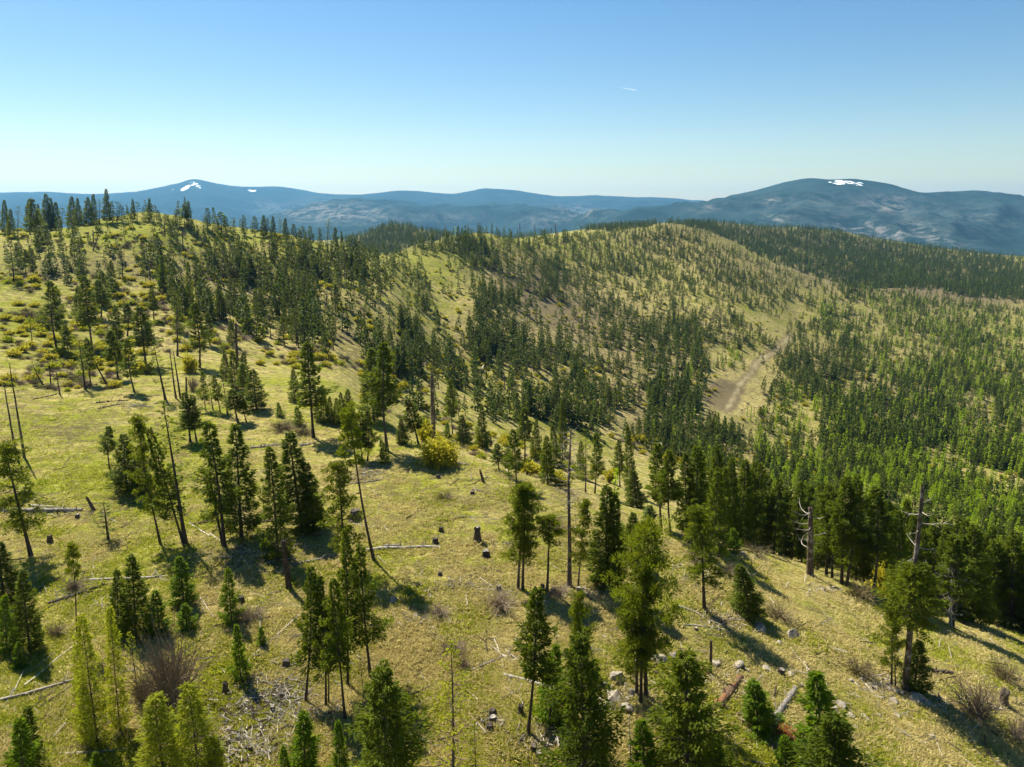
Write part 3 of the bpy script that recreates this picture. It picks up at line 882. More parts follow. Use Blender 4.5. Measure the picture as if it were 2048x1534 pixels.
# ------------------------------------------------------------------ trees of the foreground, one by one: kind, base x y, top x y (photo pixels), crown width, words
GL, GC, GR = "conifers at the left of the near slope", "conifers standing on the near slope", "conifers along the lower right edge"
GM = "trees on the left meadow and hillside"
GE = "trees along the brow of the near slope"
HEROES = [
 ("pine", 62, 1112, 8, 885, 95, "tall thin pine leaning left beside the long grey log", GL),
 ("fir", 8, 1215, -4, 1082, 80, "dark dense fir cut by the left edge under the leaning pine", GL),
 ("young", 14, 1300, 8, 1190, 44, "small brownish fir between two dark firs at the left edge", GL),
 ("fir", 60, 1300, 47, 1138, 64, "dark bushy fir casting a deep shadow by the left edge", GL),
 ("young", 38, 1335, 36, 1282, 26, "tiny green fir at the foot of the dark left-edge fir", GL),
 ("sparse", 217, 1080, 207, 1003, 44, "thin see-through young fir right of the grey log", GL),
 ("toppine", 155, 1284, 139, 1084, 34, "slim black-stemmed tree with one short crown above the fallen log", GL),
 ("fir", 271, 1272, 259, 1110, 70, "bright green thick fir in front of the fallen log", GL),
 ("fir", 240, 1262, 232, 1138, 50, "shorter fir leaning on the left side of the thick green fir", GL),
 ("young", 320, 1266, 310, 1180, 50, "low fir at the right foot of the thick green fir", GL),
 ("young", 367, 1206, 358, 1113, 54, "small pointed fir standing alone right of the thick fir pair", GL),
 ("young", 374, 1258, 368, 1206, 40, "little sapling above the bare brown bush", GL),
 ("larch", 196, 1492, 163, 1228, 62, "tallest light green larch left of the bare brown bush", GL),
 ("larch", 240, 1462, 217, 1212, 46, "second light green larch, close behind the tallest one", GL),
 ("larch", 172, 1470, 150, 1290, 40, "low yellow-green larch at the left foot of the tallest larch", GL),
 ("thinlarch", 276, 1392, 258, 1262, 44, "nearly bare slender larch touching the bare brown bush", GL),
 ("larch", 334, 1580, 310, 1386, 108, "broad yellow-green larch below the bare brown bush", GL),
 ("larch", 400, 1590, 376, 1366, 100, "broad larch with a pale stem right of the other broad larch", GL),
 ("larch", 436, 1600, 428, 1470, 60, "low larch top poking in beside the pale stick", GL),
 ("fir", 60, 1575, 52, 1412, 66, "dark fir in the bottom left corner behind a brighter one", GL),
 ("young", 50, 1620, 38, 1438, 84, "bright fir in the bottom left corner", GL),
 ("young", 192, 1560, 190, 1502, 34, "small dark fir under the thin white log at the bottom", GL),
 ("young", 463, 1243, 455, 1136, 44, "young fir with a dark base and brown bush on its right", GL),
 ("young", 482, 1360, 472, 1248, 38, "narrow sapling at the end of the long pale pole", GL),
 ("young", 524, 1290, 521, 1252, 22, "tiny green seedling fir between pale pole and young fir", GL),
 ("pine", 320, 1086, 274, 832, 58, "straight bare-trunked pine with a dark pointed crown on the left", GC),
 ("sparse", 371, 1086, 327, 800, 66, "tall scraggy pine, right of the straight bare-trunked one", GC),
 ("tallfir", 367, 1088, 297, 858, 50, "slanting thin fir crossing behind the scraggy pine", GC),
 ("fir", 256, 985, 246, 868, 66, "dense dark fir clump at the meadow's edge", GC),
 ("fir", 282, 990, 280, 905, 50, "low fir filling the right of the dark clump", GC),
 ("tallfir", 219, 938, 217, 852, 34, "small thin fir at the left of the dark clump", GC),
 ("tallfir", 450, 1096, 419, 844, 76, "open-crowned fir with twin dark stems", GC),
 ("sparse", 446, 1092, 411, 900, 46, "thin companion stem leaning beside the open-crowned fir", GC),
 ("fir", 483, 1074, 470, 848, 92, "widest dark fir in the row of four", GC),
 ("fir", 556, 1120, 536, 893, 78, "grey-stemmed fir in the row of four", GC),
 ("fir", 606, 1062, 578, 863, 98, "dark fir at the right end of the row of four", GC),
 ("fir", 628, 1062, 612, 925, 66, "shadowy shorter fir against the end of the row", GC),
 ("toppine", 748, 1120, 694, 812, 62, "very tall leaning tree with a long bare trunk crossing the log", GC),
 ("pine", 690, 1140, 675, 922, 76, "dark round-headed tree left of the leaning bare trunk", GC),
 ("tallfir", 612, 1402, 621, 1131, 56, "crooked-stemmed fir, leftmost of the tall clump", GC),
 ("tallfir", 652, 1412, 640, 1150, 50, "second slim stem of the tall clump", GC),
 ("toppine", 657, 1408, 660, 1205, 34, "thinnest stem of the tall clump", GC),
 ("tallfir", 690, 1440, 666, 1158, 58, "front stem of the tall clump, with a yellowish crown", GC),
 ("tallfir", 696, 1370, 689, 1056, 56, "tallest dark stem at the back of the tall clump", GC),
 ("tallfir", 741, 1354, 718, 1090, 66, "curved fir standing right of the tall clump", GC),
 ("thinlarch", 728, 1388, 718, 1300, 30, "wispy larch sapling under the curved fir", GC),
 ("bigfir", 782, 1640, 765, 1335, 165, "large bushy tree with mottled light foliage at the bottom", GC),
 ("young", 612, 1590, 606, 1424, 84, "bright green conical fir at the bottom", GC),
 ("young", 682, 1560, 675, 1440, 44, "small light fir between the two bigger bottom trees", GC),
 ("young", 572, 1590, 566, 1490, 40, "low fir beside the bright conical one", GC),
 ("thinlarch", 905, 1600, 898, 1280, 128, "tall feathery larch with a visible straight stem", GC),
 ("thinlarch", 952, 1590, 948, 1440, 60, "short feathery larch right of the tall feathery one", GC),
 ("bigfir", 1176, 1640, 1160, 1270, 150, "massive dark tree at the bottom, its stem grey in the middle", GC),
 ("pine", 1170, 1500, 1156, 1186, 58, "slender pointed top rising out of the massive dark tree", GC),
 ("tallfir", 1056, 1470, 1075, 1176, 76, "fir leaning right with a bare foot by crossed sticks", GC),
 ("young", 1100, 1440, 1112, 1290, 70, "loose bushy fir between the leaning fir and the massive tree", GC),
 ("pine", 1036, 1178, 1047, 965, 74, "left one of a close pair of pines on the open grass", GC),
 ("pine", 1046, 1178, 1056, 970, 70, "right one of a close pair of pines on the open grass", GC),
 ("toppine", 1094, 1183, 1101, 1028, 62, "short umbrella-shaped pine between the pair and the grey snag", GC),
 ("pine", 1156, 1174, 1171, 995, 44, "slim pine leaning right beside the grey snag", GC),
 ("fir", 1216, 1172, 1212, 970, 92, "broad dark fir with two tops near the middle", GC),
 ("fir", 1226, 1176, 1230, 985, 60, "second top of the broad dark fir, set behind it", GC),
 ("fir", 1262, 1120, 1267, 1024, 52, "dense fir right behind the broad dark fir", GC),
 ("bigpine", 1292, 1392, 1300, 1046, 140, "big spreading pine above the rock outcrop", GC),
 ("pine", 1281, 1408, 1290, 1110, 84, "black-stemmed pine sharing its crown with the big spreading pine", GC),
 ("pine", 1274, 1390, 1262, 1190, 84, "grey-stemmed lower pine left of the black stem", GC),
 ("pine", 1409, 1220, 1402, 1012, 88, "tufted pine standing clear on the brown patch", GC),
 ("young", 1468, 1104, 1466, 1056, 36, "small neat fir near the brow of the slope", GC),
 ("fir", 1500, 1232, 1480, 1128, 72, "stocky tilted fir beside the dark boulder", GC),
 ("bigfir", 1378, 1620, 1370, 1304, 175, "great bushy fir at the bottom in front of the post-like snag", GC),
 ("young", 1290, 1620, 1284, 1440, 90, "lower bush-like fir left of the great bushy fir", GC),
 ("young", 1430, 1620, 1432, 1480, 80, "low green fir right of the great bushy fir", GC),
 ("young", 1520, 1452, 1506, 1360, 80, "loose green fir left of the thick fallen grey log", GR),
 ("young", 1642, 1590, 1634, 1346, 118, "bright green fir right of the thick fallen grey log", GR),
 ("bigfir", 1672, 1680, 1668, 1430, 170, "yellowish bushy fir at the bottom beside the bright green one", GR),
 ("young", 1572, 1600, 1570, 1470, 60, "low fir behind the orange dead brush", GR),
 ("pine", 1783, 1372, 1786, 1226, 52, "small pine left of the broken-topped tree", GR),
 ("sparse", 1791, 1374, 1790, 1290, 24, "thin stick-like pine touching the small pine", GR),
 ("fir", 1826, 1382, 1838, 1280, 66, "leaning fir with grey dead twigs under the broken-topped tree", GR),
]
# the row of trees just under the brow at the right
for k, (bx, by, tx, ty, w, kd) in enumerate((
    (1190, 987, 1192, 866, 34, "tallfir"), (1171, 985, 1172, 858, 24, "sparse"), (1240, 974, 1238, 880, 28, "tallfir"), (1160, 955, 1161, 881, 26, "fir"), (1262, 990, 1256, 850, 30, "fir"),
    (1274, 1016, 1266, 940, 48, "fir"), (1322, 1056, 1315, 886, 54, "tallfir"), (1341, 1072, 1338, 900, 52, "tallfir"), (1374, 1070, 1372, 905, 50, "fir"), (1398, 1078, 1394, 893, 74, "fir"), (1300, 1040, 1298, 1010, 34, "fir"),
    (1430, 1105, 1438, 935, 62, "fir"), (1449, 1085, 1452, 935, 42, "fir"), (1463, 1080, 1466, 938, 40, "fir"), (1484, 1088, 1487, 950, 46, "fir"), (1509, 1082, 1512, 922, 54, "fir"),
    (1532, 1092, 1535, 950, 46, "tallfir"), (1553, 1094, 1556, 966, 46, "fir"), (1560, 1098, 1574, 975, 40, "tallfir"), (1590, 1110, 1592, 984, 48, "fir"), (1612, 1120, 1612, 970, 56, "fir"), (1653, 1152, 1657, 968, 60, "tallfir"),
    (1664, 1156, 1668, 985, 50, "tallfir"), (1683, 1168, 1694, 955, 62, "tallfir"), (1694, 1172, 1714, 950, 58, "tallfir"), (1712, 1162, 1716, 985, 50, "fir"), (1728, 1166, 1730, 1000, 44, "fir"), (1748, 1188, 1754, 975, 70, "tallfir"),
    (1770, 1178, 1775, 1000, 56, "fir"), (1800, 1205, 1798, 1020, 60, "fir"), (1852, 1205, 1872, 1045, 76, "fir"), (1905, 1256, 1908, 1072, 70, "tallfir"), (1945, 1246, 1952, 1050, 88, "fir"), (1932, 1240, 1925, 1070, 64, "fir"),
    (1985, 1244, 1990, 1080, 66, "tallfir"), (2022, 1256, 2028, 1062, 74, "fir"), (2046, 1262, 2052, 1085, 70, "fir"), (1822, 1200, 1826, 1030, 54, "fir"), (1885, 1222, 1890, 1065, 60, "fir"), (1968, 1240, 1975, 1095, 50, "fir"),
    (2010, 1250, 2006, 1100, 56, "fir"), (2075, 1275, 2085, 1095, 80, "fir"), (1635, 1140, 1640, 1000, 46, "fir"), (1785, 1190, 1786, 1050, 44, "tallfir"), (1838, 1204, 1848, 1060, 50, "fir"))):
    hw = "tall" if by - ty > 165 else "medium" if by - ty > 120 else "short"
    ww = "broad" if w > 58 else "slim" if w < 46 else "full"
    place = ("left of the dense clump on the brow" if bx < 1290 else "in the dense clump on the brow" if bx < 1445 else "between the brow clump and the red snag" if bx < 1600 else
             "behind the thick red snag" if bx < 1640 else "just right of the thick red snag" if bx < 1735 else "behind the broken-topped tree" if bx < 1875 else "around the grey dead tree" if bx < 1925 else "in the dark wood at the right edge")
    nth = ("nearest the grey snag", "leftmost", "in the middle", "rightmost", "set back", "in front")[k % 6]
    HEROES.append((kd, bx, by, tx, ty, w, f"{hw} {ww} {'bare-stemmed' if kd != 'fir' else 'dark green'} fir {place}, stem at its own gap number", GE))
# label the row by order of standing instead of numbers
row = sorted([k for k, h in enumerate(HEROES) if h[7] == GE and "gap number" in h[6]], key=lambda k: HEROES[k][1])
groups_ = {}
for k in row:
    groups_.setdefault(HEROES[k][6].split(" fir ")[1], []).append(k)
ORD = ["first", "second", "third", "fourth", "fifth", "sixth", "seventh", "eighth", "ninth", "tenth", "eleventh", "twelfth", "thirteenth", "fourteenth"]
for ph, ks in groups_.items():
    for n_, k in enumerate(ks):
        h = list(HEROES[k]); adj, rest = h[6].split(" fir ", 1)
        h[6] = f"{ORD[n_ % 14]} from left of firs {rest.split(',')[0]}"
        HEROES[k] = tuple(h)

# middle ground, left: trees read one by one
MID = [
 ("tallfir", 113, 697, 99, 562, 44), ("tallfir", 185, 701, 167, 552, 46), ("fir", 206, 610, 202, 541, 32), ("tallfir", 140, 718, 130, 648, 28), ("sparse", 171, 779, 158, 680, 32), ("tallfir", 181, 769, 173, 676, 32),
 ("tallfir", 236, 759, 219, 660, 40), ("tallfir", 239, 722, 232, 611, 36), ("tallfir", 268, 783, 253, 678, 36), ("tallfir", 292, 732, 279, 613, 50), ("tallfir", 255, 672, 253, 606, 32), ("sparse", 331, 800, 307, 690, 38),
 ("tallfir", 400, 735, 390, 605, 42), ("sparse", 355, 712, 351, 588, 32), ("fir", 381, 640, 375, 524, 24), ("fir", 328, 588, 322, 511, 26), ("tallfir", 341, 565, 336, 507, 22), ("sparse", 465, 762, 437, 674, 26),
 ("fir", 472, 779, 464, 702, 34), ("tallfir", 492, 794, 484, 726, 30), ("sparse", 86, 770, 62, 722, 26), ("tallfir", 627, 876, 613, 684, 66), ("fir", 588, 803, 585, 738, 30), ("young", 559, 833, 556, 804, 18),
 ("young", 597, 850, 593, 812, 24), ("fir", 635, 841, 632, 790, 20), ("fir", 648, 844, 646, 783, 28), ("fir", 661, 847, 659, 792, 22), ("fir", 674, 848, 672, 795, 22), ("fir", 683, 852, 681, 784, 24), ("fir", 700, 851, 696, 778, 34),
 ("tallfir", 724, 922, 722, 822, 40), ("tallfir", 735, 923, 735, 820, 34), ("young", 772, 926, 762, 878, 24), ("tallfir", 774, 902, 767, 686, 66), ("fir", 748, 842, 744, 696, 64), ("fir", 806, 888, 801, 836, 30), ("tallfir", 838, 890, 814, 798, 46),
 ("young", 896, 877, 894, 845, 18), ("fir", 927, 892, 922, 830, 38), ("fir", 965, 897, 963, 812, 34), ("tallfir", 905, 868, 899, 760, 26), ("fir", 976, 898, 975, 862, 22), ("tallfir", 998, 940, 993, 886, 32), ("tallfir", 1033, 974, 1026, 858, 40),
 ("tallfir", 1017, 954, 1017, 896, 28), ("tallfir", 1050, 922, 1048, 815, 36), ("fir", 1096, 968, 1094, 871, 40), ("fir", 1072, 922, 1072, 838, 30), ("fir", 1109, 933, 1105, 850, 30), ("fir", 1125, 925, 1124, 800, 28),
 ("tallfir", 381, 884, 367, 784, 44), ("tallfir", 393, 882, 383, 790, 40), ("fir", 513, 820, 505, 738, 54), ("tallfir", 476, 845, 463, 778, 44), ("tallfir", 493, 845, 482, 782, 30), ("tallfir", 412, 822, 404, 742, 22), ("tallfir", 441, 826, 428, 750, 24),
 ("sparse", 455, 829, 444, 748, 24), ("sparse", 426, 820, 418, 752, 20), ("fir", 452, 760, 448, 700, 26), ("fir", 490, 770, 486, 705, 30), ("sparse", 28, 565, 22, 503, 26), ("sparse", 64, 682, 58, 632, 16),
 ("tallfir", 52, 548, 50, 498, 18), ("tallfir", 73, 482, 64, 398, 28), ("tallfir", 203, 640, 196, 560, 34), ("fir", 160, 640, 156, 572, 30), ("fir", 295, 680, 290, 625, 30), ("tallfir", 308, 640, 303, 575, 24), ("fir", 360, 665, 356, 605, 26),
 ("tallfir", 420, 690, 414, 625, 26), ("fir", 440, 640, 437, 570, 26), ("fir", 118, 640, 114, 585, 30), ("fir", 226, 575, 222, 520, 24), ("sparse", 246, 560, 243, 505, 20), ("fir", 465, 690, 461, 640, 24), ("fir", 402, 600, 399, 555, 20),
]
mid_places = [((0, 0, 130, 620), "high on the far left of the meadow"), ((0, 620, 150, 780), "on the upper left meadow"), ((130, 0, 260, 660), "above the fallen branches on the left hillside"),
              ((150, 660, 345, 810), "beside the fallen branches on the left meadow"), ((260, 0, 480, 680), "in the middle of the left hillside"), ((345, 680, 530, 780), "just above the near slope's left brow"),
              ((345, 780, 530, 900), "in the loose group above the dark firs"), ((530, 680, 660, 900), "in the line of small firs on the brow"), ((660, 680, 760, 860), "ending the brow's line of small firs"),
              ((660, 840, 850, 930), "between the leaning bare trunk and the yellow willow"), ((760, 680, 850, 900), "left of the thick broken snag"), ((850, 700, 1000, 950), "right of the thick broken snag"), ((1000, 700, 1140, 990), "left of the tall grey snag on the brow")]
cnt_ = {}
ml = []
for kd, bx, by, tx, ty, w in MID:
    pl = next((t for (a, b, c, d), t in mid_places if a <= bx < c and b <= by < d), "on the left hillside")
    ml.append(pl); cnt_.setdefault(pl, []).append((bx, len(ml) - 1))
lab = {}
for pl, ks in cnt_.items():
    for n_, (bx, k) in enumerate(sorted(ks)):
        lab[k] = n_
for k, (kd, bx, by, tx, ty, w) in enumerate(MID):
    n_, tot = lab[k], len(cnt_[ml[k]])
    look = ("tall" if by - ty > 100 else "mid-sized" if by - ty > 62 else "small") + (" thin ragged" if kd == "sparse" else " bare-footed" if kd == "tallfir" else " full-skirted")
    HEROES.append((kd, bx, by, tx, ty, w, f"{look} fir {ml[k]}, {ORD[n_ % 14] if n_ < 14 else 'last'} from left", GM))

# the skyline of the left hill
SKY = [(10, 462, 400, 22), (22, 470, 418, 20), (36, 468, 412, 16), (60, 464, 398, 26), (76, 462, 408, 18), (92, 458, 388, 28), (103, 456, 396, 22), (112, 455, 404, 26), (124, 452, 416, 14), (144, 450, 393, 26), (156, 448, 396, 20),
       (168, 446, 416, 14), (178, 445, 394, 22), (188, 444, 388, 20), (199, 443, 398, 16), (214, 441, 378, 22), (225, 440, 402, 12), (234, 439, 404, 14), (244, 440, 410, 18), (266, 437, 398, 14), (274, 437, 404, 12), (288, 437, 414, 10),
       (299, 437, 398, 14), (308, 438, 410, 10), (318, 440, 420, 12), (332, 441, 428, 14), (354, 447, 418, 22), (369, 447, 408, 16), (378, 449, 402, 20), (415, 452, 416, 18), (443, 462, 424, 26), (452, 462, 432, 18), (466, 462, 436, 10),
       (489, 466, 430, 14), (510, 468, 432, 18), (527, 470, 430, 18), (536, 472, 436, 14), (546, 472, 432, 16), (560, 476, 436, 14), (572, 478, 436, 18), (588, 482, 448, 16), (606, 486, 452, 18), (622, 488, 452, 16), (640, 492, 456, 14), (656, 496, 438, 16),
       (672, 500, 455, 16), (684, 503, 462, 12), (702, 506, 470, 14), (712, 510, 476, 14)]
for n_, (x, b, t, w) in enumerate(SKY):
    near = ("at the far left end of the skyline" if x < 130 else "left of the tallest skyline tree" if x < 207 else "the tallest tree on the left skyline" if x == 214 else "just right of the tallest skyline tree" if x < 255 else
            "on the skyline in front of the snowy left peak" if x < 420 else "on the skyline right of the snowy left peak" if x < 560 else "on the skyline where the left hill falls away")
    same = [s for s in SKY if (s[0] < 130) == (x < 130)]
    HEROES.append((("tallfir", "fir", "sparse")[n_ % 3] if w < 18 else "fir", x, b + 5, x - 2 + (n_ % 3), t, w, f"SKY {near}", "trees on the skyline of the left hill"))
byp = {}
for k, h in enumerate(HEROES):
    if h[6].startswith("SKY"): byp.setdefault(h[6][4:], []).append(k)
for ph, ks in byp.items():
    for n_, k in enumerate(sorted(ks, key=lambda k: HEROES[k][1])):
        h = list(HEROES[k]); hh = h[2] - h[4]
        if ph.startswith("the tallest"): h[6] = "the tallest dark fir on the left skyline"
        else: h[6] = f"{'tall' if hh > 48 else 'short'} fir {ph}, {ORD[n_] if n_ < 14 else 'last'} from the left"
        HEROES[k] = tuple(h)

for k, (kd, bx, by, tx, ty, w, lb, gp) in enumerate(HEROES):
    small = by - ty < 44
    if small and kd in ("fir", "tallfir", "sparse"): kd = {"fir": "mfir", "tallfir": "mpine" if (k % 3 == 0) else "mfir", "sparse": "msparse"}[kd]
    yv = None
    p = hit(bx, by)
    if p is None or p[1] > 900 or (gp.startswith("trees on the skyline") and p[1] > 560):
        b2 = by
        while (p is None or p[1] > (560 if gp.startswith("trees on the skyline") else 900)) and b2 < by + 40:
            b2 += 1; p = hit(bx, b2)
        by = b2
    hero(kd, bx, by, tx, ty, w, lb, gp, k, wmul=1.0)
#@@SNAGS

# ------------------------------------------------------------------ the wooded slopes
def in_poly(x, y, poly):
    c = False; j = len(poly) - 1
    for i in range(len(poly)):
        xi, yi = poly[i]; xj, yj = poly[j]
        if (yi > y) != (yj > y) and x < (xj - xi) * (y - yi) / (yj - yi) + xi: c = not c
        j = i
    return c


# (polygon in photo pixels, count, species mix fir/pine/larch, height range m, clumpiness, where in words)
REGIONS = [
 ([(1490, 740), (1600, 690), (1660, 790), (1510, 850)], 110, (.5, .35, .15), (6, 12), .3, "just right of the dirt track"),
 ([(820, 478), (1130, 460), (1140, 500), (840, 520)], 210, (.6, .4, 0), (8, 14), .4, "on the middle hill's crest"),
 ([(1150, 444), (1460, 440), (1480, 475), (1150, 480)], 190, (.6, .4, 0), (7, 12), .4, "on the broad ridge's crest"),
 ([(1480, 950), (1800, 990), (2048, 1030), (2048, 1120), (1850, 1100), (1600, 1060)], 300, (.3, .15, .55), (7, 12), .4, "behind the right brow"),
 ([(900, 560), (1560, 540), (1560, 740), (1300, 760), (900, 820)], 150, (.4, .6, 0), (5, 11), .1, "on the open middle slope"),
 ([(1520, 535), (1700, 545), (1860, 580), (2048, 580), (2048, 650), (1800, 630), (1620, 590)], 527, (.6, .25, .15), (7, 12), .3, "on the far right slope"),
 ([(880, 490), (1200, 480), (1260, 560), (1120, 620), (880, 600)], 110, (.5, .5, 0), (6, 12), .3, "on the middle hill"),
 ([(0, 475), (200, 450), (420, 460), (520, 480), (520, 560), (300, 600), (0, 560)], 159, (.5, .5, 0), (5, 11), .38, "high on the left hill"),
 ([(300, 560), (520, 500), (620, 530), (640, 700), (520, 690), (360, 640)], 294, (.45, .55, 0), (7, 14), .38, "on the face of the left hill"),
 ([(520, 480), (700, 510), (790, 520), (760, 620), (620, 560)], 176, (.5, .5, 0), (7, 13), .38, "below the falling skyline"),
 ([(560, 560), (780, 540), (900, 640), (900, 760), (760, 770), (600, 690)], 139, (.55, .45, 0), (8, 15), .45, "in the first gully"),
 ([(700, 505), (850, 505), (870, 620), (760, 560)], 68, (.6, .4, 0), (7, 12), .45, "in the saddle between the two hills"),
 ([(700, 700), (900, 700), (1000, 860), (880, 850), (760, 790)], 69, (.6, .4, 0), (8, 14), .30, "just beyond the brow by the broken snag"),
 ([(880, 500), (1130, 480), (1130, 560), (900, 540)], 194, (.5, .5, 0), (7, 13), .38, "on the middle hill's top"),
 ([(940, 560), (1100, 520), (1150, 560), (1060, 640), (950, 650)], 172, (.7, .3, 0), (9, 14), .22, "in the dark grove of the middle hill"),
 ([(920, 650), (1080, 640), (1110, 720), (960, 740)], 102, (.7, .3, 0), (9, 15), .30, "in the grove under the middle hill"),
 ([(860, 700), (1260, 640), (1300, 800), (1200, 880), (960, 830)], 423, (.5, .5, 0), (7, 14), .38, "on the open middle slope"),
 ([(1080, 560), (1330, 520), (1560, 700), (1420, 700), (1200, 700)], 837, (.4, .6, 0), (5, 12), .22, "on the broad ridge's near face"),
 ([(1130, 470), (1330, 455), (1470, 500), (1600, 560), (1560, 640), (1330, 560), (1150, 540)], 1498, (.4, .6, 0), (5, 11), .15, "along the broad ridge"),
 ([(1265, 660), (1400, 640), (1420, 760), (1390, 860), (1300, 830)], 328, (.75, .15, .1), (8, 14), .15, "in the dense grove left of the dirt clearing"),
 ([(1395, 730), (1470, 690), (1490, 740), (1420, 760)], 40, (.2, .1, .7), (5, 9), .22, "beside the dirt clearing"),
 ([(1300, 840), (1480, 860), (1600, 960), (1420, 960), (1240, 880)], 279, (.55, .35, .1), (6, 13), .38, "in the valley below the dirt clearing"),
 ([(1470, 790), (1600, 780), (1620, 870), (1520, 880)], 108, (.3, .1, .6), (5, 10), .30, "right of the dirt clearing"),
 ([(1580, 640), (1700, 660), (1740, 760), (1620, 800), (1560, 740)], 372, (.6, .4, 0), (8, 14), .22, "on the knoll right of the dirt track"),
 ([(1580, 580), (1800, 640), (2048, 720), (2048, 800), (1760, 760), (1660, 680)], 1746, (.36, .2, .44), (6, 12), .30, "on the far right slope"),
 ([(1640, 560), (1800, 590), (2048, 620), (2048, 720), (1800, 650)], 1410, (.36, .14, .5), (5, 10), .38, "on the far right slope"),
 ([(1620, 800), (1800, 760), (1940, 840), (1820, 920), (1640, 880)], 658, (.6, .15, .25), (8, 14), .22, "in the dark wood of the right valley"),
 ([(1800, 760), (2048, 800), (2048, 960), (1860, 900)], 692, (.35, .15, .5), (7, 12), .30, "in the right valley"),
 ([(1480, 880), (1700, 890), (1800, 1000), (1560, 980)], 406, (.3, .2, .5), (6, 12), .38, "in the larch thicket of the right valley"),
 ([(1680, 910), (1860, 900), (2048, 980), (2048, 1060), (1820, 1010)], 595, (.25, .1, .65), (6, 12), .45, "in the larch thicket of the right valley"),
 ([(1130, 450), (1300, 444), (1420, 442), (1460, 480), (1200, 470)], 869, (.8, .2, 0), (9, 14), .08, "x"),
 ([(1400, 444), (1650, 458), (1800, 487), (2048, 517), (2048, 600), (1800, 600), (1600, 545), (1480, 500)], 7933, (.75, .22, .03), (8, 14), .26, "x"),
 ([(680, 475), (790, 448), (900, 468), (1080, 474), (1080, 500), (860, 500), (760, 515), (690, 500)], 1212, (.85, .15, 0), (9, 14), .08, "x"),
]
ptsR = []
for ri, (poly, n_, mixr, (h0, h1), clump, words_) in enumerate(REGIONS):
    xs = [p[0] for p in poly]; ys = [p[1] for p in poly]
    cents = []
    while len(cents) < max(4, n_ // 14):
        x, y = random.uniform(min(xs), max(xs)), random.uniform(min(ys), max(ys))
        if in_poly(x, y, poly): cents.append((x, y, random.random()))
    k = 0; tries = 0
    while k < n_ and tries < n_ * 30:
        tries += 1
        if random.random() < clump:
            c = random.choice(cents); sc = 9 + 16 * c[2]
            x, y = random.gauss(c[0], sc * 1.3), random.gauss(c[1], sc * 0.8)
        else:
            x, y = random.uniform(min(xs), max(xs)), random.uniform(min(ys), max(ys))
        if not in_poly(x, y, poly): continue
        # keep the dirt clearing and its track open
        tdx = x - (1462 + (800 - y) * 0.95)
        if 665 < y < 850 and abs(tdx) < (34 if y > 745 else 7) and "x" != words_: continue
        if 1400 < x < 1520 and 740 < y < 830 and "grove" not in words_ and random.random() < .85: continue
        p = hit(x, y)
        if p is None or p[1] < 118 or (words_ == 'x' and p[1] < 1150): continue
        if random.random() > 0.80 + 0.65 * float(fbm(np.array(p[0] / 45), np.array(p[1] / 45), 2, 88)) + (0.08 if words_ == "x" else 0): continue
        r = random.random()
        sp = "fir" if r < mixr[0] else "pine" if r < mixr[0] + mixr[1] else "larch"
        H = random.uniform(h0, h1) * (0.75 if random.random() < .2 else 1)
        if sp == "larch": H *= 0.9
        ptsR.append((p, H, sp, H / depth_of(p) * FPX, x, y, words_)); k += 1
# woods standing where the slopes hide them
hid = []
tries = 0
while len(hid) < 1300 and tries < 60000:
    tries += 1
    u = random.uniform(-0.9, 0.95); v = random.uniform(math.log(110), math.log(2600)); y = math.exp(v)
    i = int(np.searchsorted(VS, v)); j = int(np.searchsorted(US, u))
    if i >= len(VS) or VIS[i, j]: continue
    if y < 260:
        if u < 0.12 or random.random() < 0.35: continue
        H = random.uniform(7, 11)
    else:
        if QMAX[i, j] - QG[i, j] < 13.5 / y and y < 900 and random.random() < 0.6: continue
        H = random.uniform(8, 13)
    x = u * y
    sp = random.choices(("fir", "pine", "larch"), (.65, .25, .1 if y > 260 else .25))[0]
    z = float(height(x, y))
    hid.append(((x, y, z), H, sp, 0, 0, 0, "hidden"))

# second rank of firs just below the right brow
back = []
for k in range(52):
    bx = 1385 + k * 13.6 + random.uniform(-5, 5); u_, _q = px2uq(bx, 1100)
    p0 = hit(bx, float(np.interp(bx, [1400, 1620, 1850, 2048, 2100], [1070, 1138, 1190, 1248, 1260])))
    if p0 is None: continue
    y_ = p0[1] + random.uniform(5, 26); x_ = float(u_) * y_; H_b = random.uniform(11.5, 15.5)
    back.append((x_, y_, float(height(x_, y_)), H_b, bx))
for k, (x_, y_, z_, H_b, bx) in enumerate(back):
    kd = "fir" if k % 3 else "tallfir"
    wh_ = "clump on the brow" if bx < 1600 else "firs beside the thick red snag" if bx < 1760 else "broken-topped tree" if bx < 1890 else "right edge wood"
    same = [b for b in back if (b[4] < 1600) == (bx < 1600) and (b[4] < 1760) == (bx < 1760) and (b[4] < 1890) == (bx < 1890)]
    j_ = sorted(b[4] for b in same).index(bx) + 1
    tree(kd, place_M((x_, y_, z_), H_b, (random.gauss(-.3, .3), 0), random.uniform(.8, 1.05) * H_b / 15, random.random() * 6.28), f"{['0th', '1st', '2nd', '3rd'][j_] if j_ < 4 else str(j_) + 'th'} from left of the back-row firs showing behind the {wh_}", GE)
ptsR.sort(key=lambda t: -t[3])
quota = {"fir": 0, "pine": 262, "larch": 250}
used = {"fir": 0, "pine": 0, "larch": 0}
rest = []
seen_lab = {}
singles = []
for t in ptsR:
    sp = t[2]
    if used[sp] < quota[sp] and t[6] != "x":
        used[sp] += 1; singles.append(t)
    else: rest.append(t)
# words: where, how it looks, and which neighbour it stands beside
bywhere = {}
plan = []


def nth(k):
    return f"{k}{'th' if 10 <= k % 100 <= 20 else {1: 'st', 2: 'nd', 3: 'rd'}.get(k % 10, 'th')}"


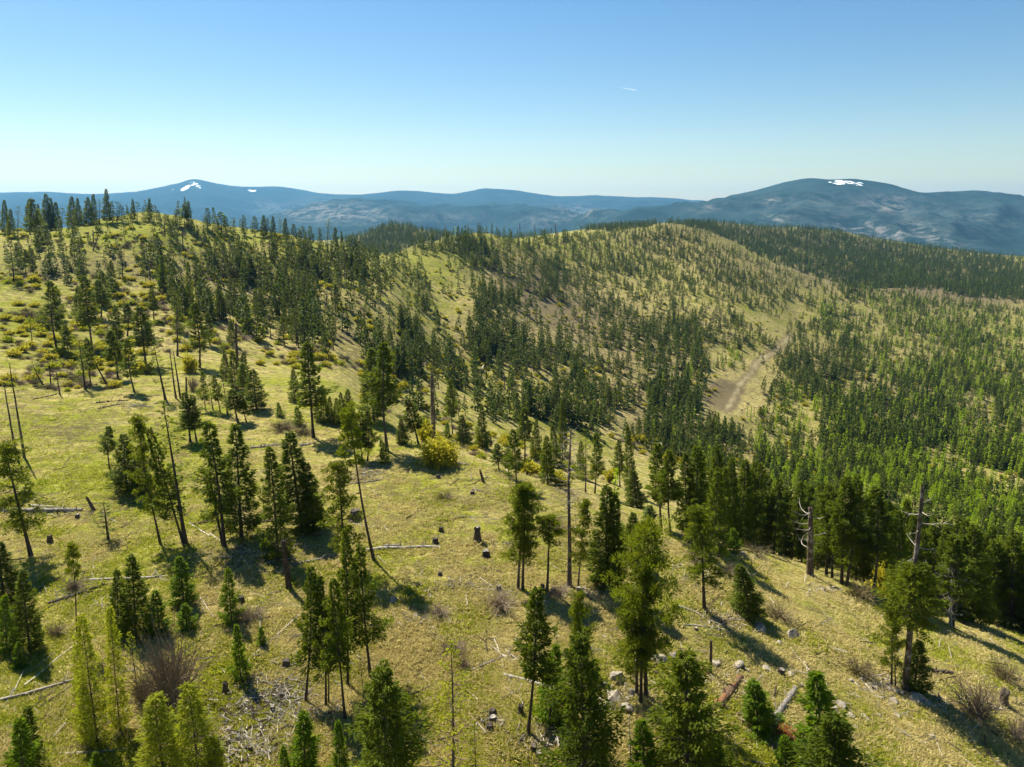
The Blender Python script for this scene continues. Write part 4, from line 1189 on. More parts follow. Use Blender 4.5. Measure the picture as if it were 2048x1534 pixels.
for t in singles: bywhere.setdefault((t[6], t[2]), []).append(t)
for (wh, sp), lst in bywhere.items():
    xs = sorted(t[4] for t in lst); ys = sorted(t[5] for t in lst)
    for t in lst:
        p, H, sp, hp, x, y, _ = t
        fx = (np.searchsorted(xs, x)) / max(1, len(xs)); fy = np.searchsorted(ys, y) / max(1, len(ys))
        wx = ("left edge", "left part", "middle", "right part", "right edge")[min(4, int(fx * 5))]
        wy = ("upper", "middle", "lower")[min(2, int(fy * 3))]
        hw = "tall" if hp > 48 else "mid-sized" if hp > 34 else "small"
        wm = random.uniform(0.72, 1.15)
        ww = "narrow" if wm < 0.88 else "medium-wide" if wm < 1.02 else "broad"
        if sp == "larch": kd = "mlarch"; wm *= .9
        elif sp == "fir": kd = "mfir"; wm *= .86
        else: kd = "mpine" if random.random() < .8 else "msparse"
        word = {"fir": "dark fir", "pine": "slender thin-crowned pine" if kd == "msparse" else "bare-stemmed pine", "larch": "bright green young larch"}[sp]
        leanx = random.gauss(0, 0.035) - 0.02
        lw = ", leaning left" if leanx < -0.06 else ", leaning right" if leanx > 0.04 else ""
        nm = {"fir": "dark firs", "pine": "bare-stemmed pines", "larch": "bright young larches"}[sp]
        lean_w = "left-leaning " if leanx < -0.06 else "right-leaning " if leanx > 0.04 else ""
        plan.append((kd, place_M(p, H, (leanx * H, 0), (H / 15) ** 0.7 * wm * (0.95 if H < 9 else 1), random.random() * 6.28),
                     f"{lean_w}{hw} {ww} {word} {wy} {wh}", x, wh, f"{nm} {wh}", hw, ww, lean_w, word, wy))


bykey = {}
for t in plan: bykey.setdefault(t[2], []).append(t)
for key, lst in bykey.items():
    for k, t in enumerate(sorted(lst, key=lambda t: t[3])):
        short = t[9].replace("bright green young ", "young ").replace("slender thin-crowned ", "thin-crowned ")
        lead = f"{nth(k + 1)} from left of the" if len(lst) > 1 else "the only"
        lb = f"{lead} {t[8]}{t[6]} {t[7]} {short}{'s' if len(lst) > 1 else ''} {t[4]}, {t[10]}"
        while len(lb.split()) > 15 and "the " in lb[8:]: lb = lb[:8] + lb[8:].replace("the ", "", 1)
        tree(t[0], t[1], lb, t[5])


def scatter_gn(name, P, S, R, idx, meshes, label=None, rot2=None):
    """one object of kind stuff: real meshes set at every point by geometry nodes"""
    col = bpy.data.collections.new(name + "_sources")
    for k, me in enumerate(meshes):
        o = bpy.data.objects.new(f"{name}_source_{k:02d}", me); col.objects.link(o)
    me = bpy.data.meshes.new(name)
    P = np.asarray(P, dtype=np.float32)
    me.vertices.add(len(P)); me.vertices.foreach_set("co", P.ravel())
    a = me.attributes.new("iscale", 'FLOAT_VECTOR', 'POINT'); a.data.foreach_set("vector", np.asarray(S, dtype=np.float32).ravel())
    a = me.attributes.new("irot", 'FLOAT_VECTOR', 'POINT'); a.data.foreach_set("vector", np.asarray(R, dtype=np.float32).ravel())
    a = me.attributes.new("iidx", 'INT', 'POINT'); a.data.foreach_set("value", np.asarray(idx, dtype=np.int32))
    o = link(name, me)
    ng = bpy.data.node_groups.new(name, 'GeometryNodeTree')
    ng.interface.new_socket("Geometry", in_out='INPUT', socket_type='NodeSocketGeometry')
    ng.interface.new_socket("Geometry", in_out='OUTPUT', socket_type='NodeSocketGeometry')
    gi = ng.nodes.new("NodeGroupInput"); go = ng.nodes.new("NodeGroupOutput")
    ci = ng.nodes.new("GeometryNodeCollectionInfo"); ci.inputs[0].default_value = col
    ci.inputs["Separate Children"].default_value = True; ci.inputs["Reset Children"].default_value = True
    ip = ng.nodes.new("GeometryNodeInstanceOnPoints"); ip.inputs["Pick Instance"].default_value = True

    def attr(n_, ty, sock):
        na = ng.nodes.new("GeometryNodeInputNamedAttribute"); na.data_type = ty; na.inputs[0].default_value = n_
        ng.links.new(na.outputs[0], sock)
    ng.links.new(gi.outputs[0], ip.inputs["Points"]); ng.links.new(ci.outputs[0], ip.inputs["Instance"])
    attr("iidx", 'INT', ip.inputs["Instance Index"]); attr("irot", 'FLOAT_VECTOR', ip.inputs["Rotation"]); attr("iscale", 'FLOAT_VECTOR', ip.inputs["Scale"])
    ng.links.new(ip.outputs[0], go.inputs[0])
    md = o.modifiers.new("scatter", 'NODES'); md.node_group = ng
    tag(o, label, kind="stuff")
    return o


allf = rest + hid
meshes = FAR["fir"] + FAR["pine"] + FAR["larch"] + FAR["dead"]
offs = {"fir": (0, 4), "pine": (4, 3), "larch": (7, 2), "dead": (9, 1)}
P_, S_, R_, I_ = [], [], [], []
for p, H, sp, *_ in allf:
    if random.random() < .045: sp = "dead"
    P_.append((p[0], p[1], p[2] - 0.1)); w = (H / 15) ** 0.6 * random.uniform(0.8, 1.15)
    S_.append((w, w, H / 15)); R_.append((random.gauss(0, .03), random.gauss(0, .03), random.random() * 6.28)); I_.append(offs[sp][0] + random.randrange(offs[sp][1]))
scatter_gn("distant_forest", P_, S_, R_, I_, meshes, "uncounted firs, pines and larches of the far slopes and the forested ridge")


# ------------------------------------------------------------------ bushes
def bush_mesh(name, s, mats, R=1.6, H=2.0, nst=42, leaves=0, sl=0.16, fork=3):
    rs = rs_(s); g = Geo()
    for i in range(nst):
        a = rs.random() * 6.28; sp = rs.random() ** 0.6 * R; hh = H * (0.55 + 0.5 * rs.random()) * (1 - 0.35 * (sp / R) ** 2)
        s_ = np.linspace(0, 1, 5); b = 0.12 * R
        bp = np.stack([np.cos(a) * (b * rs.random() + sp * s_ ** 1.3), np.sin(a) * (b * rs.random() + sp * s_ ** 1.3), hh * s_ ** 0.9 - 0.1], -1)
        bp[1:] += rs.normal(size=(4, 3)) * 0.05 * R
        tube(g, bp, np.linspace(0.028, 0.008, 5), 3, 0, False)
        for _ in range(fork):
            q = int(rs.integers(1, 4)); d = bp[4] - bp[q] + rs.normal(size=3) * 0.35 * R
            tw = np.stack([bp[q], bp[q] + d * 0.5 + rs.normal(size=3) * 0.04, bp[q] + d * 0.85])
            tube(g, tw, [0.014, 0.010, 0.006], 3, 0, False)
            if leaves:
                m_ = leaves; t = 0.35 + 0.65 * rs.random(m_)
                Pp = bp[q] + d * (t * 0.9)[:, None] + rs.normal(size=(m_, 3)) * 0.11 * R
                sprays(g, Pp, rs.normal(size=(m_, 3)) + [0, 0, .4], sl * (0.7 + rs.random(m_)), sl * 0.35 * (0.7 + rs.random(m_)), rs, 1, rs.random(m_))
    return g.mesh(name, mats)


BW = [bush_mesh("willow_bush", 500 + i, [M["yellowtwig"], M["willow"]], 1.7, 2.4, 30, 16, 0.34) for i in range(3)]
BWG = [bush_mesh("green_bush", 505 + i, [M["yellowtwig"], M["larch"]], 1.7, 1.9, 26, 13, 0.30) for i in range(2)]
BB = [bush_mesh("bare_bush", 510 + i, [M["twig"]], 1.7, 1.8, 60, 0, fork=5) for i in range(3)]
BO = [bush_mesh("olive_bush", 515 + i, [M["yellowtwig"]], 1.6, 1.3, 60, 0, fork=5) for i in range(2)]


def bush(me, nm, px, py, w, h, label, group, cat, base=(1.7, 2.2)):
    p = hit(px, py)
    if p is None: return
    d = depth_of(p); wm = w / FPX * d; hm = h / FPX * d
    o = link(nm, me)
    sx = wm / (2 * base[0]) * 1.05; sz = hm / base[1]
    o.matrix_world = Matrix.Translation((p[0], p[1], p[2] - 0.05)) @ Matrix.Rotation(random.random() * 6.28, 4, 'Z') @ Matrix.Diagonal((sx, sx, sz, 1))
    tag(o, label, cat, group)
    HERO_SPOTS.append((p[0], p[1]))


# the named ones of the near slope
bigb = bush_mesh("bare_bush", 530, [M["twig"]], 1.8, 2.4, 95, 0, fork=5)
bush(bigb, "bare_bush", 345, 1425, 132, 175, "large bare reddish-brown bush among the larches", "bare bushes on the near slope", "bush", (1.8, 2.4))
wbig = bush_mesh("willow_bush", 531, [M["yellowtwig"], M["willow"]], 1.7, 2.4, 60, 18, 0.20, 4)
bush(wbig, "willow_bush", 878, 930, 72, 52, "bright yellow willow bush below the thick broken snag", "yellow willow bushes", "bush", (1.7, 2.4))
for px, py, w, h, t in ((505, 1240, 60, 34, "low brown bush touching the young fir with a dark base"), (1005, 1212, 80, 34, "wide grey-brown bush under the pair of pines"), (880, 1228, 50, 24, "small brown bush above the pale rocks"),
                        (905, 1300, 60, 26, "thin brown scrub at the feathery larch's top"), (925, 1335, 34, 28, "small dead scrub beside the fallen pole"), (1953, 1432, 104, 88, "big grey bare bush beside the mossy stump"),
                        (2030, 1480, 60, 60, "reddish bare scrub at the right edge"), (1120, 1190, 50, 22, "dark scrub in the shade under the umbrella pine"), (385, 782, 28, 34, "reddish bare willow by the thin dead stem"),
                        (60, 640, 52, 30, "round bare bush on the upper left meadow"), (1385, 1120, 46, 26, "brown scrub at the foot of the tufted pine"), (1455, 1150, 46, 28, "scrubby bare bush below the neat small fir"),
                        (288, 1405, 50, 70, "grey bare scrub left of the large reddish-brown bush"), (112, 1268, 40, 26, "thin dead scrub between the fallen logs"), (150, 1180, 50, 26, "grey scrub at the slim black tree's crown")):
    bush(random.choice(BB), "bare_bush", px, py, w, h, t, "bare bushes on the near slope", "bush", (1.7, 1.9))
for px, py, w, h, t in ((1720, 1196, 56, 36, "olive-brown bush below the red snag's wood"), (1560, 1236, 70, 30, "pale dry bush right of the tilted stocky fir"), (1720, 1352, 60, 40, "olive bush with rust twigs above the pale log"),
                        (565, 858, 60, 20, "low grey-green brush right of the row of small firs"), (610, 868, 46, 18, "brush at the foot of the lone tall fir"), (1510, 1110, 60, 22, "pale brush on the brow under the firs"),
                        (1760, 1180, 40, 34, "yellowish thin bush beside the bare stems"), (890, 998, 40, 14, "faint green brush on the open slope"), (2010, 1360, 60, 40, "pale dead grasslike bush above the mossy stump"), (1110, 1060, 60, 30, "pale olive brush behind the umbrella pine")):
    bush(random.choice(BO), "olive_bush", px, py, w, h, t, "olive bushes on the near slope", "bush", (1.6, 1.4))
for px, py, w, h, t in ((1060, 950, 40, 28, "yellow bush on the brow left of the pointed fir"), (1010, 885, 18, 14, "small yellow bush above the brow"), (850, 885, 30, 40, "yellow bush at the foot of the broken snag"), (380, 745, 26, 30, "orange-yellow bush by the thin dead stem"),
                        (285, 745, 34, 22, "orange-yellow bush behind the left meadow firs"), (1120, 975, 30, 26, "yellowish bush at the foot of the grey snag"), (1220, 965, 18, 26, "narrow yellow bush between the brow firs"), (1760, 1185, 36, 44, "yellow-green bush below the thick red snag's row"),
                        (1905, 1385, 0, 0, "")):
    if w: bush(random.choice(BW), "willow_bush", px, py, w, h, t, "yellow willow bushes", "bush", (1.7, 2.4))

# bushes of the hillsides
BR = [
 ([(0, 480), (420, 460), (620, 560), (500, 640), (200, 600), (0, 600)], 90, (.22, .66, .12), "on the left hill"),
 ([(250, 600), (620, 560), (900, 680), (860, 780), (560, 700), (300, 680)], 80, (.32, .56, .12), "in the first gully"),
 ([(620, 560), (900, 520), (950, 800), (800, 780)], 60, (.6, .3, .1), "in the first gully"),
 ([(900, 540), (1300, 560), (1400, 700), (1200, 860), (960, 830)], 130, (.5, .4, .1), "on the middle slope"),
 ([(880, 490), (1130, 480), (1250, 520), (1000, 540)], 30, (.3, .6, .1), "on top of the middle hill"),
 ([(1200, 860), (1420, 860), (1500, 960), (1300, 920)], 40, (.6, .3, .1), "in the valley beyond the brow"),
 ([(1280, 600), (1560, 660), (1480, 720), (1300, 700)], 60, (.4, .5, .1), "above the dirt clearing"),
 ([(1480, 720), (2040, 760), (2040, 1050), (1560, 940)], 120, (.55, .2, .25), "in the right valley"),
 ([(1560, 600), (2040, 680), (2040, 760), (1640, 720)], 60, (.5, .2, .3), "on the far right slope"),
]
bl = []
for poly, n_, mixr, wh in BR:
    xs = [p[0] for p in poly]; ys = [p[1] for p in poly]; k = 0
    cents = [(random.uniform(min(xs), max(xs)), random.uniform(min(ys), max(ys))) for _ in range(12)]
    t_ = 0
    while k < n_ and t_ < 5000:
        t_ += 1
        x, y = random.uniform(min(xs), max(xs)), random.uniform(min(ys), max(ys))
        if random.random() < .5:
            c = random.choice(cents); x, y = random.gauss(c[0], 22), random.gauss(c[1], 10)
        if not in_poly(x, y, poly): continue
        if 665 < y < 850 and abs(x - (1470 + (790 - y) * 0.95)) < 42: continue
        p = hit(x, y)
        if p is None or p[1] < 120: continue
        r = random.random(); kd = 0 if r < mixr[0] else 1 if r < mixr[0] + mixr[1] else 2
        sz = random.uniform(0.6, 1.25) * (1.0 if kd != 1 else 1.1)
        bl.append((p, kd, sz, x, y, wh)); k += 1
bplan = []
bl.sort(key=lambda t: t[2] / depth_of(t[0]), reverse=True)
nb_ = [0, 0, 0]
BK = (("willow_bush", BW, "yellow-green willow bush", "yellow bushes"), ("bare_bush", BB, "bare grey-brown bush", "bare bushes"), ("green_bush", BWG, "fresh green bush", "green bushes"))
PB, SB, RB, IB = [], [], [], []
for t in bl:
    p, kd, sz, x, y, wh = t
    nm, lst, wd, gw = BK[kd]
    if nb_[kd] < 190:
        nb_[kd] += 1
        o = link(nm, random.choice(lst))
        fl = random.uniform(0.6, 1.0)
        o.matrix_world = Matrix.Translation((p[0], p[1], p[2] - 0.1)) @ Matrix.Rotation(random.random() * 6.28, 4, 'Z') @ Matrix.Diagonal((sz, sz, sz * fl, 1))
        same = [q[3] for q in bl if q[5] == wh and q[1] == kd]; f = sorted(same).index(x) / max(1, len(same)); ysm = [q[4] for q in bl if q[5] == wh and q[1] == kd]; fy = sorted(ysm).index(y) / max(1, len(ysm))
        wx = ("left end", "left part", "left centre", "right centre", "right part", "right end")[min(5, int(f * 6))]
        wy = ("upper", "middle", "lower")[min(2, int(fy * 3))]
        bplan.append((f"{'large' if sz > 0.95 else 'small'} {'rounded' if fl > .8 else 'low'} {wd}", wy, wh, x, o, f"{gw} {wh}"))
    else:
        PB.append((p[0], p[1], p[2] - .1)); SB.append((sz, sz, sz * .8)); RB.append((0, 0, random.random() * 6.28)); IB.append(kd)
bk = {}
for t in bplan: bk.setdefault(t[:3], []).append(t)
for (wd, wy, wh), lst in bk.items():
    for k, t in enumerate(sorted(lst, key=lambda t: t[3])):
        lb = f"{nth(k + 1)} from left of the {wd}es {wh}, {wy} part" if len(lst) > 1 else f"the only {wd} {wh}, {wy} part"
        while len(lb.split()) > 15 and "the " in lb[8:]: lb = lb[:8] + lb[8:].replace("the ", "", 1)
        tag(t[4], lb, "bush", t[5])
# small scrub too fine to count: random over the open hillsides
for _ in range(6500):
    x, y = random.uniform(0, 2048), random.uniform(455, 960)
    p = hit(x, y)
    if p is None or p[1] < 150 or p[1] > 1400: continue
    if 665 < y < 850 and abs(x - (1470 + (790 - y) * 0.95)) < 42: continue
    if float(fbm(np.array(p[0] / 60), np.array(p[1] / 60), 2, 99)) < -0.1: continue
    sz = random.uniform(.35, 1.0)
    PB.append((p[0], p[1], p[2] - .1)); SB.append((sz, sz, sz * .8)); RB.append((0, 0, random.random() * 6.28)); IB.append(random.choices((0, 1, 2, 3), (.32, .43, .1, .15))[0])
scatter_gn("hillside_scrub", PB, SB, RB, IB, [BW[0], BB[0], BWG[0], BO[0]], "small uncounted scrub dotted over the hillsides")

# ------------------------------------------------------------------ dead trees, stumps, logs, rocks
def snag(bx, by, tx, ty, wpx, label, mat="greywood", nb=24, z0=0.45, z1=0.97, spread=40, jag=True, thick=0.04, curl=0.5, topr=0.35, seed=1, y_at=None, twigs=2, group="dead standing trees", el0=0.1, k=8):
    p = hit(bx, by)
    u1, q1 = px2uq(tx, ty)
    H = p[1] * float(q1) - p[2]; lx = p[1] * float(u1) - p[0]
    d = depth_of(p); r0 = wpx / FPX * d / 2; R = spread / FPX * d
    rs = rs_(900 + seed)
    g = Geo(); seg = 9; z = np.linspace(0, 1, seg + 1)
    wb = np.cumsum(rs.normal(size=(seg + 1, 2)), 0) * 0.003 * H * z[:, None]
    pts = np.stack([wb[:, 0], wb[:, 1], z * H - 0.3 * (z == 0)], -1)
    rad = r0 * (topr + (1 - topr) * (1 - z) ** 0.9); rad[0] *= 1.25
    tube(g, pts, rad, k, 0, True, 0.10, rs)
    if jag:      # splintered top
        for i in range(4):
            a = i * 1.57 + rs.random(); rr = rad[-1] * 0.6
            c = pts[-1] + np.array([math.cos(a) * rr, math.sin(a) * rr, -0.2])
            tube(g, [c, c + np.array([0.02, 0, 0.25 + 0.6 * rs.random() * r0 * 3])], [rr * 0.8, 0.01], 4, 0, False)
    root = bpy.data.objects.new("dead_tree", None); COL.objects.link(root)
    q = Vector((0, 0, 1)).rotation_difference(Vector((lx, 0, H)))
    root.matrix_world = Matrix.Translation(p) @ q.to_matrix().to_4x4()
    tag(root, label, "dead tree", group)
    link("trunk", g.mesh("trunk", [M[mat]], True), root)
    if nb: link("branches", bare_branches("branches", H, R, z0, z1, nb, rs, pts, [M["palewood" if thick > .05 else "greywood" if mat != "darklog" else "darklog"]], thick * d / 70, curl, el0, twigs), root)
    HERO_SPOTS.append((p[0], p[1]))
    return root, p, H, pts


snag(1139, 1172, 1138, 858, 9, "tall straight snag, black below and bleached grey with twigs on top", "snagbark", 60, .42, .99, 44, False, .042, .35, .3, 1)
snag(1620, 1150, 1621, 1014, 14, "thick reddish-brown snag with curved white branches on the brow", "snagbark", 13, .38, .97, 52, True, .056, 1.0, .62, 2, twigs=1)
rt, p_, H_, pt_ = snag(1810, 1380, 1848, 976, 13, "very tall broken-topped tree with one green crown midway up", "snagbark", 9, .60, .97, 54, True, .056, .9, .5, 3, twigs=2)
rsq = rs_(77); g_ = Geo()
sub = crown_fir("crown", H_, H_ * .125, .36, 60, 60, .5, rsq, pt_, FM, prof=lambda t: max(0.12, math.sin(min(1, t * 1.6) * math.pi) ** .6 if t < .6 else 0.05), thin=0)
# keep only the middle of the crown: build it over the lower two thirds
g_ = Geo(); Hm = H_
for i in range(58):
    t = (i + rsq.random()) / 58; zz = Hm * (0.34 + 0.30 * t); rr = Hm * 0.125 * (0.35 + 0.75 * math.sin(min(1, (t + .12)) * math.pi) ** .7) * (.6 + .6 * rsq.random())
    a = i * 2.399; s = np.linspace(0, 1, 5); c = along(pt_, np.array([zz]))[0]
    bp = np.stack([c[0] + np.cos(a) * s * rr, c[1] + np.sin(a) * s * rr, zz + rr * (-.2 * s + .1 * s * s)], -1); tube(g_, bp, np.linspace(.05, .01, 5), 3, 0, False)
    m_ = 130; q = .2 + .8 * rsq.random(m_) ** .8; Pq = np.stack([np.interp(q, s, bp[:, k_]) for k_ in range(3)], -1) + rsq.normal(size=(m_, 3)) * [.3, .3, .14]
    sprays(g_, Pq, np.stack([np.cos(a) + .8 * rsq.normal(size=m_), np.sin(a) + .8 * rsq.normal(size=m_), .2 + .3 * rsq.normal(size=m_)], -1), .38 * (.7 + .6 * rsq.random(m_)), .055 * (.7 + .6 * rsq.random(m_)), rsq, 1, np.clip(rsq.random() * .4 + .6 * rsq.random(m_), 0, 1))
link("crown", g_.mesh("crown", [M["bark"], M["pine"]]), rt)
snag(868, 881, 864, 752, 9, "thick bare broken snag above the yellow willow bush", "snagbark", 5, .5, .95, 10, True, .03, .4, .7, 4)
snag(1901, 1256, 1904, 1128, 6, "grey dead fir with a haze of twigs in front of the right edge wood", "greywood", 60, .2, .98, 44, False, .025, .2, .3, 5, twigs=4)
snag(578, 1176, 566, 1080, 12, "stout broken trunk with a spray of dead twigs below the dark firs", "darklog", 14, .2, .98, 34, True, .022, -.3, .7, 6, el0=.5)
snag(1421, 1347, 1423, 1281, 6, "short post-like snag above the crumbling red log", "darklog", 5, .3, .95, 8, True, .02, .2, .8, 7)
snag(33, 916, 6, 764, 5, "left of two thin dead poles on the left edge of the meadow", "snagbark", 14, .3, .95, 12, False, .015, .2, .3, 8)
snag(49, 916, 22, 728, 5, "right of two thin dead poles on the left edge of the meadow", "snagbark", 16, .2, .95, 14, False, .015, .2, .3, 9)
snag(352, 797, 338, 698, 4, "thin bare pole, left of a pair above the open-crowned pines", "darklog", 6, .3, .95, 8, False, .012, .2, .3, 10)
snag(361, 797, 346, 702, 4, "thin bare pole, right of a pair above the open-crowned pines", "darklog", 6, .3, .95, 8, False, .012, .2, .3, 11)
snag(217, 775, 190, 726, 4, "short dead pole leaning steeply left on the meadow", "darklog", 3, .4, .95, 6, False, .012, .2, .5, 12)
snag(475, 732, 472, 646, 6, "stubby dark dead stem on the hillside above the open-crowned pines", "darklog", 6, .3, .95, 8, True, .015, .2, .6, 13)
snag(373, 788, 372, 756, 4, "short dead stick standing left of the reddish willow", "darklog", 0, .3, .9, 4, True, .01, .2, .7, 14)
snag(967, 964, 960, 941, 6, "short charred stub leaning left on the open slope", "darklog", 0, .3, .9, 4, True, .02, .2, .7, 15)
snag(188, 1020, 172, 993, 7, "charred upright stub at the end of the long grey log", "darklog", 2, .3, .9, 8, True, .02, .2, .7, 16)
snag(1273, 1380, 1268, 1300, 4, "thin grey dead stem in front of the rock outcrop", "greywood", 8, .4, .95, 16, False, .015, .2, .5, 17)
snag(1262, 1540, 1258, 1430, 4, "bleached thin dead top standing at the bottom under the outcrop", "palewood", 22, .2, .98, 10, False, .02, .2, .3, 18)
snag(417, 1545, 416, 1445, 4, "bleached stick standing beside the broad larches", "palewood", 3, .3, .9, 8, True, .02, .2, .8, 19)
snag(120, 790, 112, 742, 3, "little dead pole among the left meadow's sticks", "darklog", 8, .2, .95, 10, False, .01, .2, .4, 20)
snag(102, 772, 98, 726, 3, "little dead pole left of another among the meadow's sticks", "darklog", 5, .2, .95, 10, False, .01, .2, .4, 21)
for k, (bx, by, tx, ty) in enumerate(((187, 486, 186, 460), (186, 500, 200, 462), (160, 520, 157, 478), (293, 520, 292, 488), (330, 470, 329, 440), (300, 560, 297, 520), (366, 500, 364, 458), (540, 520, 538, 478), (690, 560, 688, 520), (1112, 470, 1110, 446),
                                      (1070, 468, 1069, 448), (1040, 470, 1039, 446), (655, 620, 652, 580), (730, 660, 727, 615), (810, 640, 808, 604), (850, 700, 846, 655), (1010, 780, 1008, 735), (1120, 800, 1117, 760), (930, 700, 926, 660), (1180, 720, 1178, 690),
                                      (586, 640, 583, 600), (620, 720, 618, 670), (1260, 700, 1259, 672), (445, 560, 443, 520), (250, 640, 246, 595))):
    wh = ("on the left hill's top" if bx < 400 and by < 530 else "on the left hill's face" if bx < 600 else "on the central skyline" if by < 475 else "in the first gully" if bx < 880 else "on the middle slope")
    snag(bx, by, tx, ty, 3, f"{ORD[k % 14]} far dead pole {wh}, {'tall' if by - ty > 40 else 'short'} and bare", "snagbark", 8, .3, .95, 8, False, .02, .2, .35, 30 + k, twigs=0, group="far dead poles on the hillsides", k=4)


def log(x0, y0, x1, y1, wpx, label, mat="greywood", stubs=4, group="fallen logs on the near slope", seed=0, lift=0.2, stub_len=0.8, wig=0.01, cat="log", name="fallen_log"):
    a, b = hit(x0, y0), hit(x1, y1)
    if a is None or b is None: return
    a, b = np.array(a), np.array(b); L = np.linalg.norm(b - a)
    d = (depth_of(a) + depth_of(b)) / 2; r = wpx / FPX * d / 2
    rs = rs_(2000 + seed); n_ = max(5, int(L / (0.35 if wpx > 9 else 1.0))); s = np.linspace(0, 1, n_)
    pts = a[None] + (b - a)[None] * s[:, None]
    pts[:, :2] += np.cumsum(rs.normal(size=(n_, 2)), 0) * wig * L * 0.35 / math.sqrt(n_)
    zz = height(pts[:, 0], pts[:, 1]); pts[:, 2] = np.maximum(zz, a[2] + (b[2] - a[2]) * s) * 0.6 + zz * 0.4 + r * lift
    c = (a + b) / 2; loc = np.array([c[0], c[1], float(height(c[0], c[1]))])
    g = Geo(); rad = r * (1.0 - 0.38 * s) * (1 + (0.14 if wpx > 15 else 0.07) * rs.normal(size=n_))
    tube(g, pts - loc, rad, 10, 0, True, 0.22, rs)
    root = link(name, g.mesh("log", [M[mat]], True)); root.location = loc
    tag(root, label, cat, group)
    dr = (b - a) / L
    for i in range(stubs):
        t = rs.random() * .9 + .05; p = a + (b - a) * t; p[2] = float(np.interp(t, s, pts[:, 2]))
        v = rs.normal(size=3); v -= v.dot(dr) * dr; v[2] = abs(v[2]) + .2; v = v / np.linalg.norm(v) + dr * .5; l = stub_len * (.4 + rs.random())
        g2 = Geo(); q = np.array([p, p + v * l * .5 + rs.normal(size=3) * .03, p + v * l])
        tube(g2, q - loc, [r * .28 + .01, r * .18 + .008, .006], 4, 0, False)
        link("branch_stub", g2.mesh("branch_stub", [M[mat]]), root)
    return root


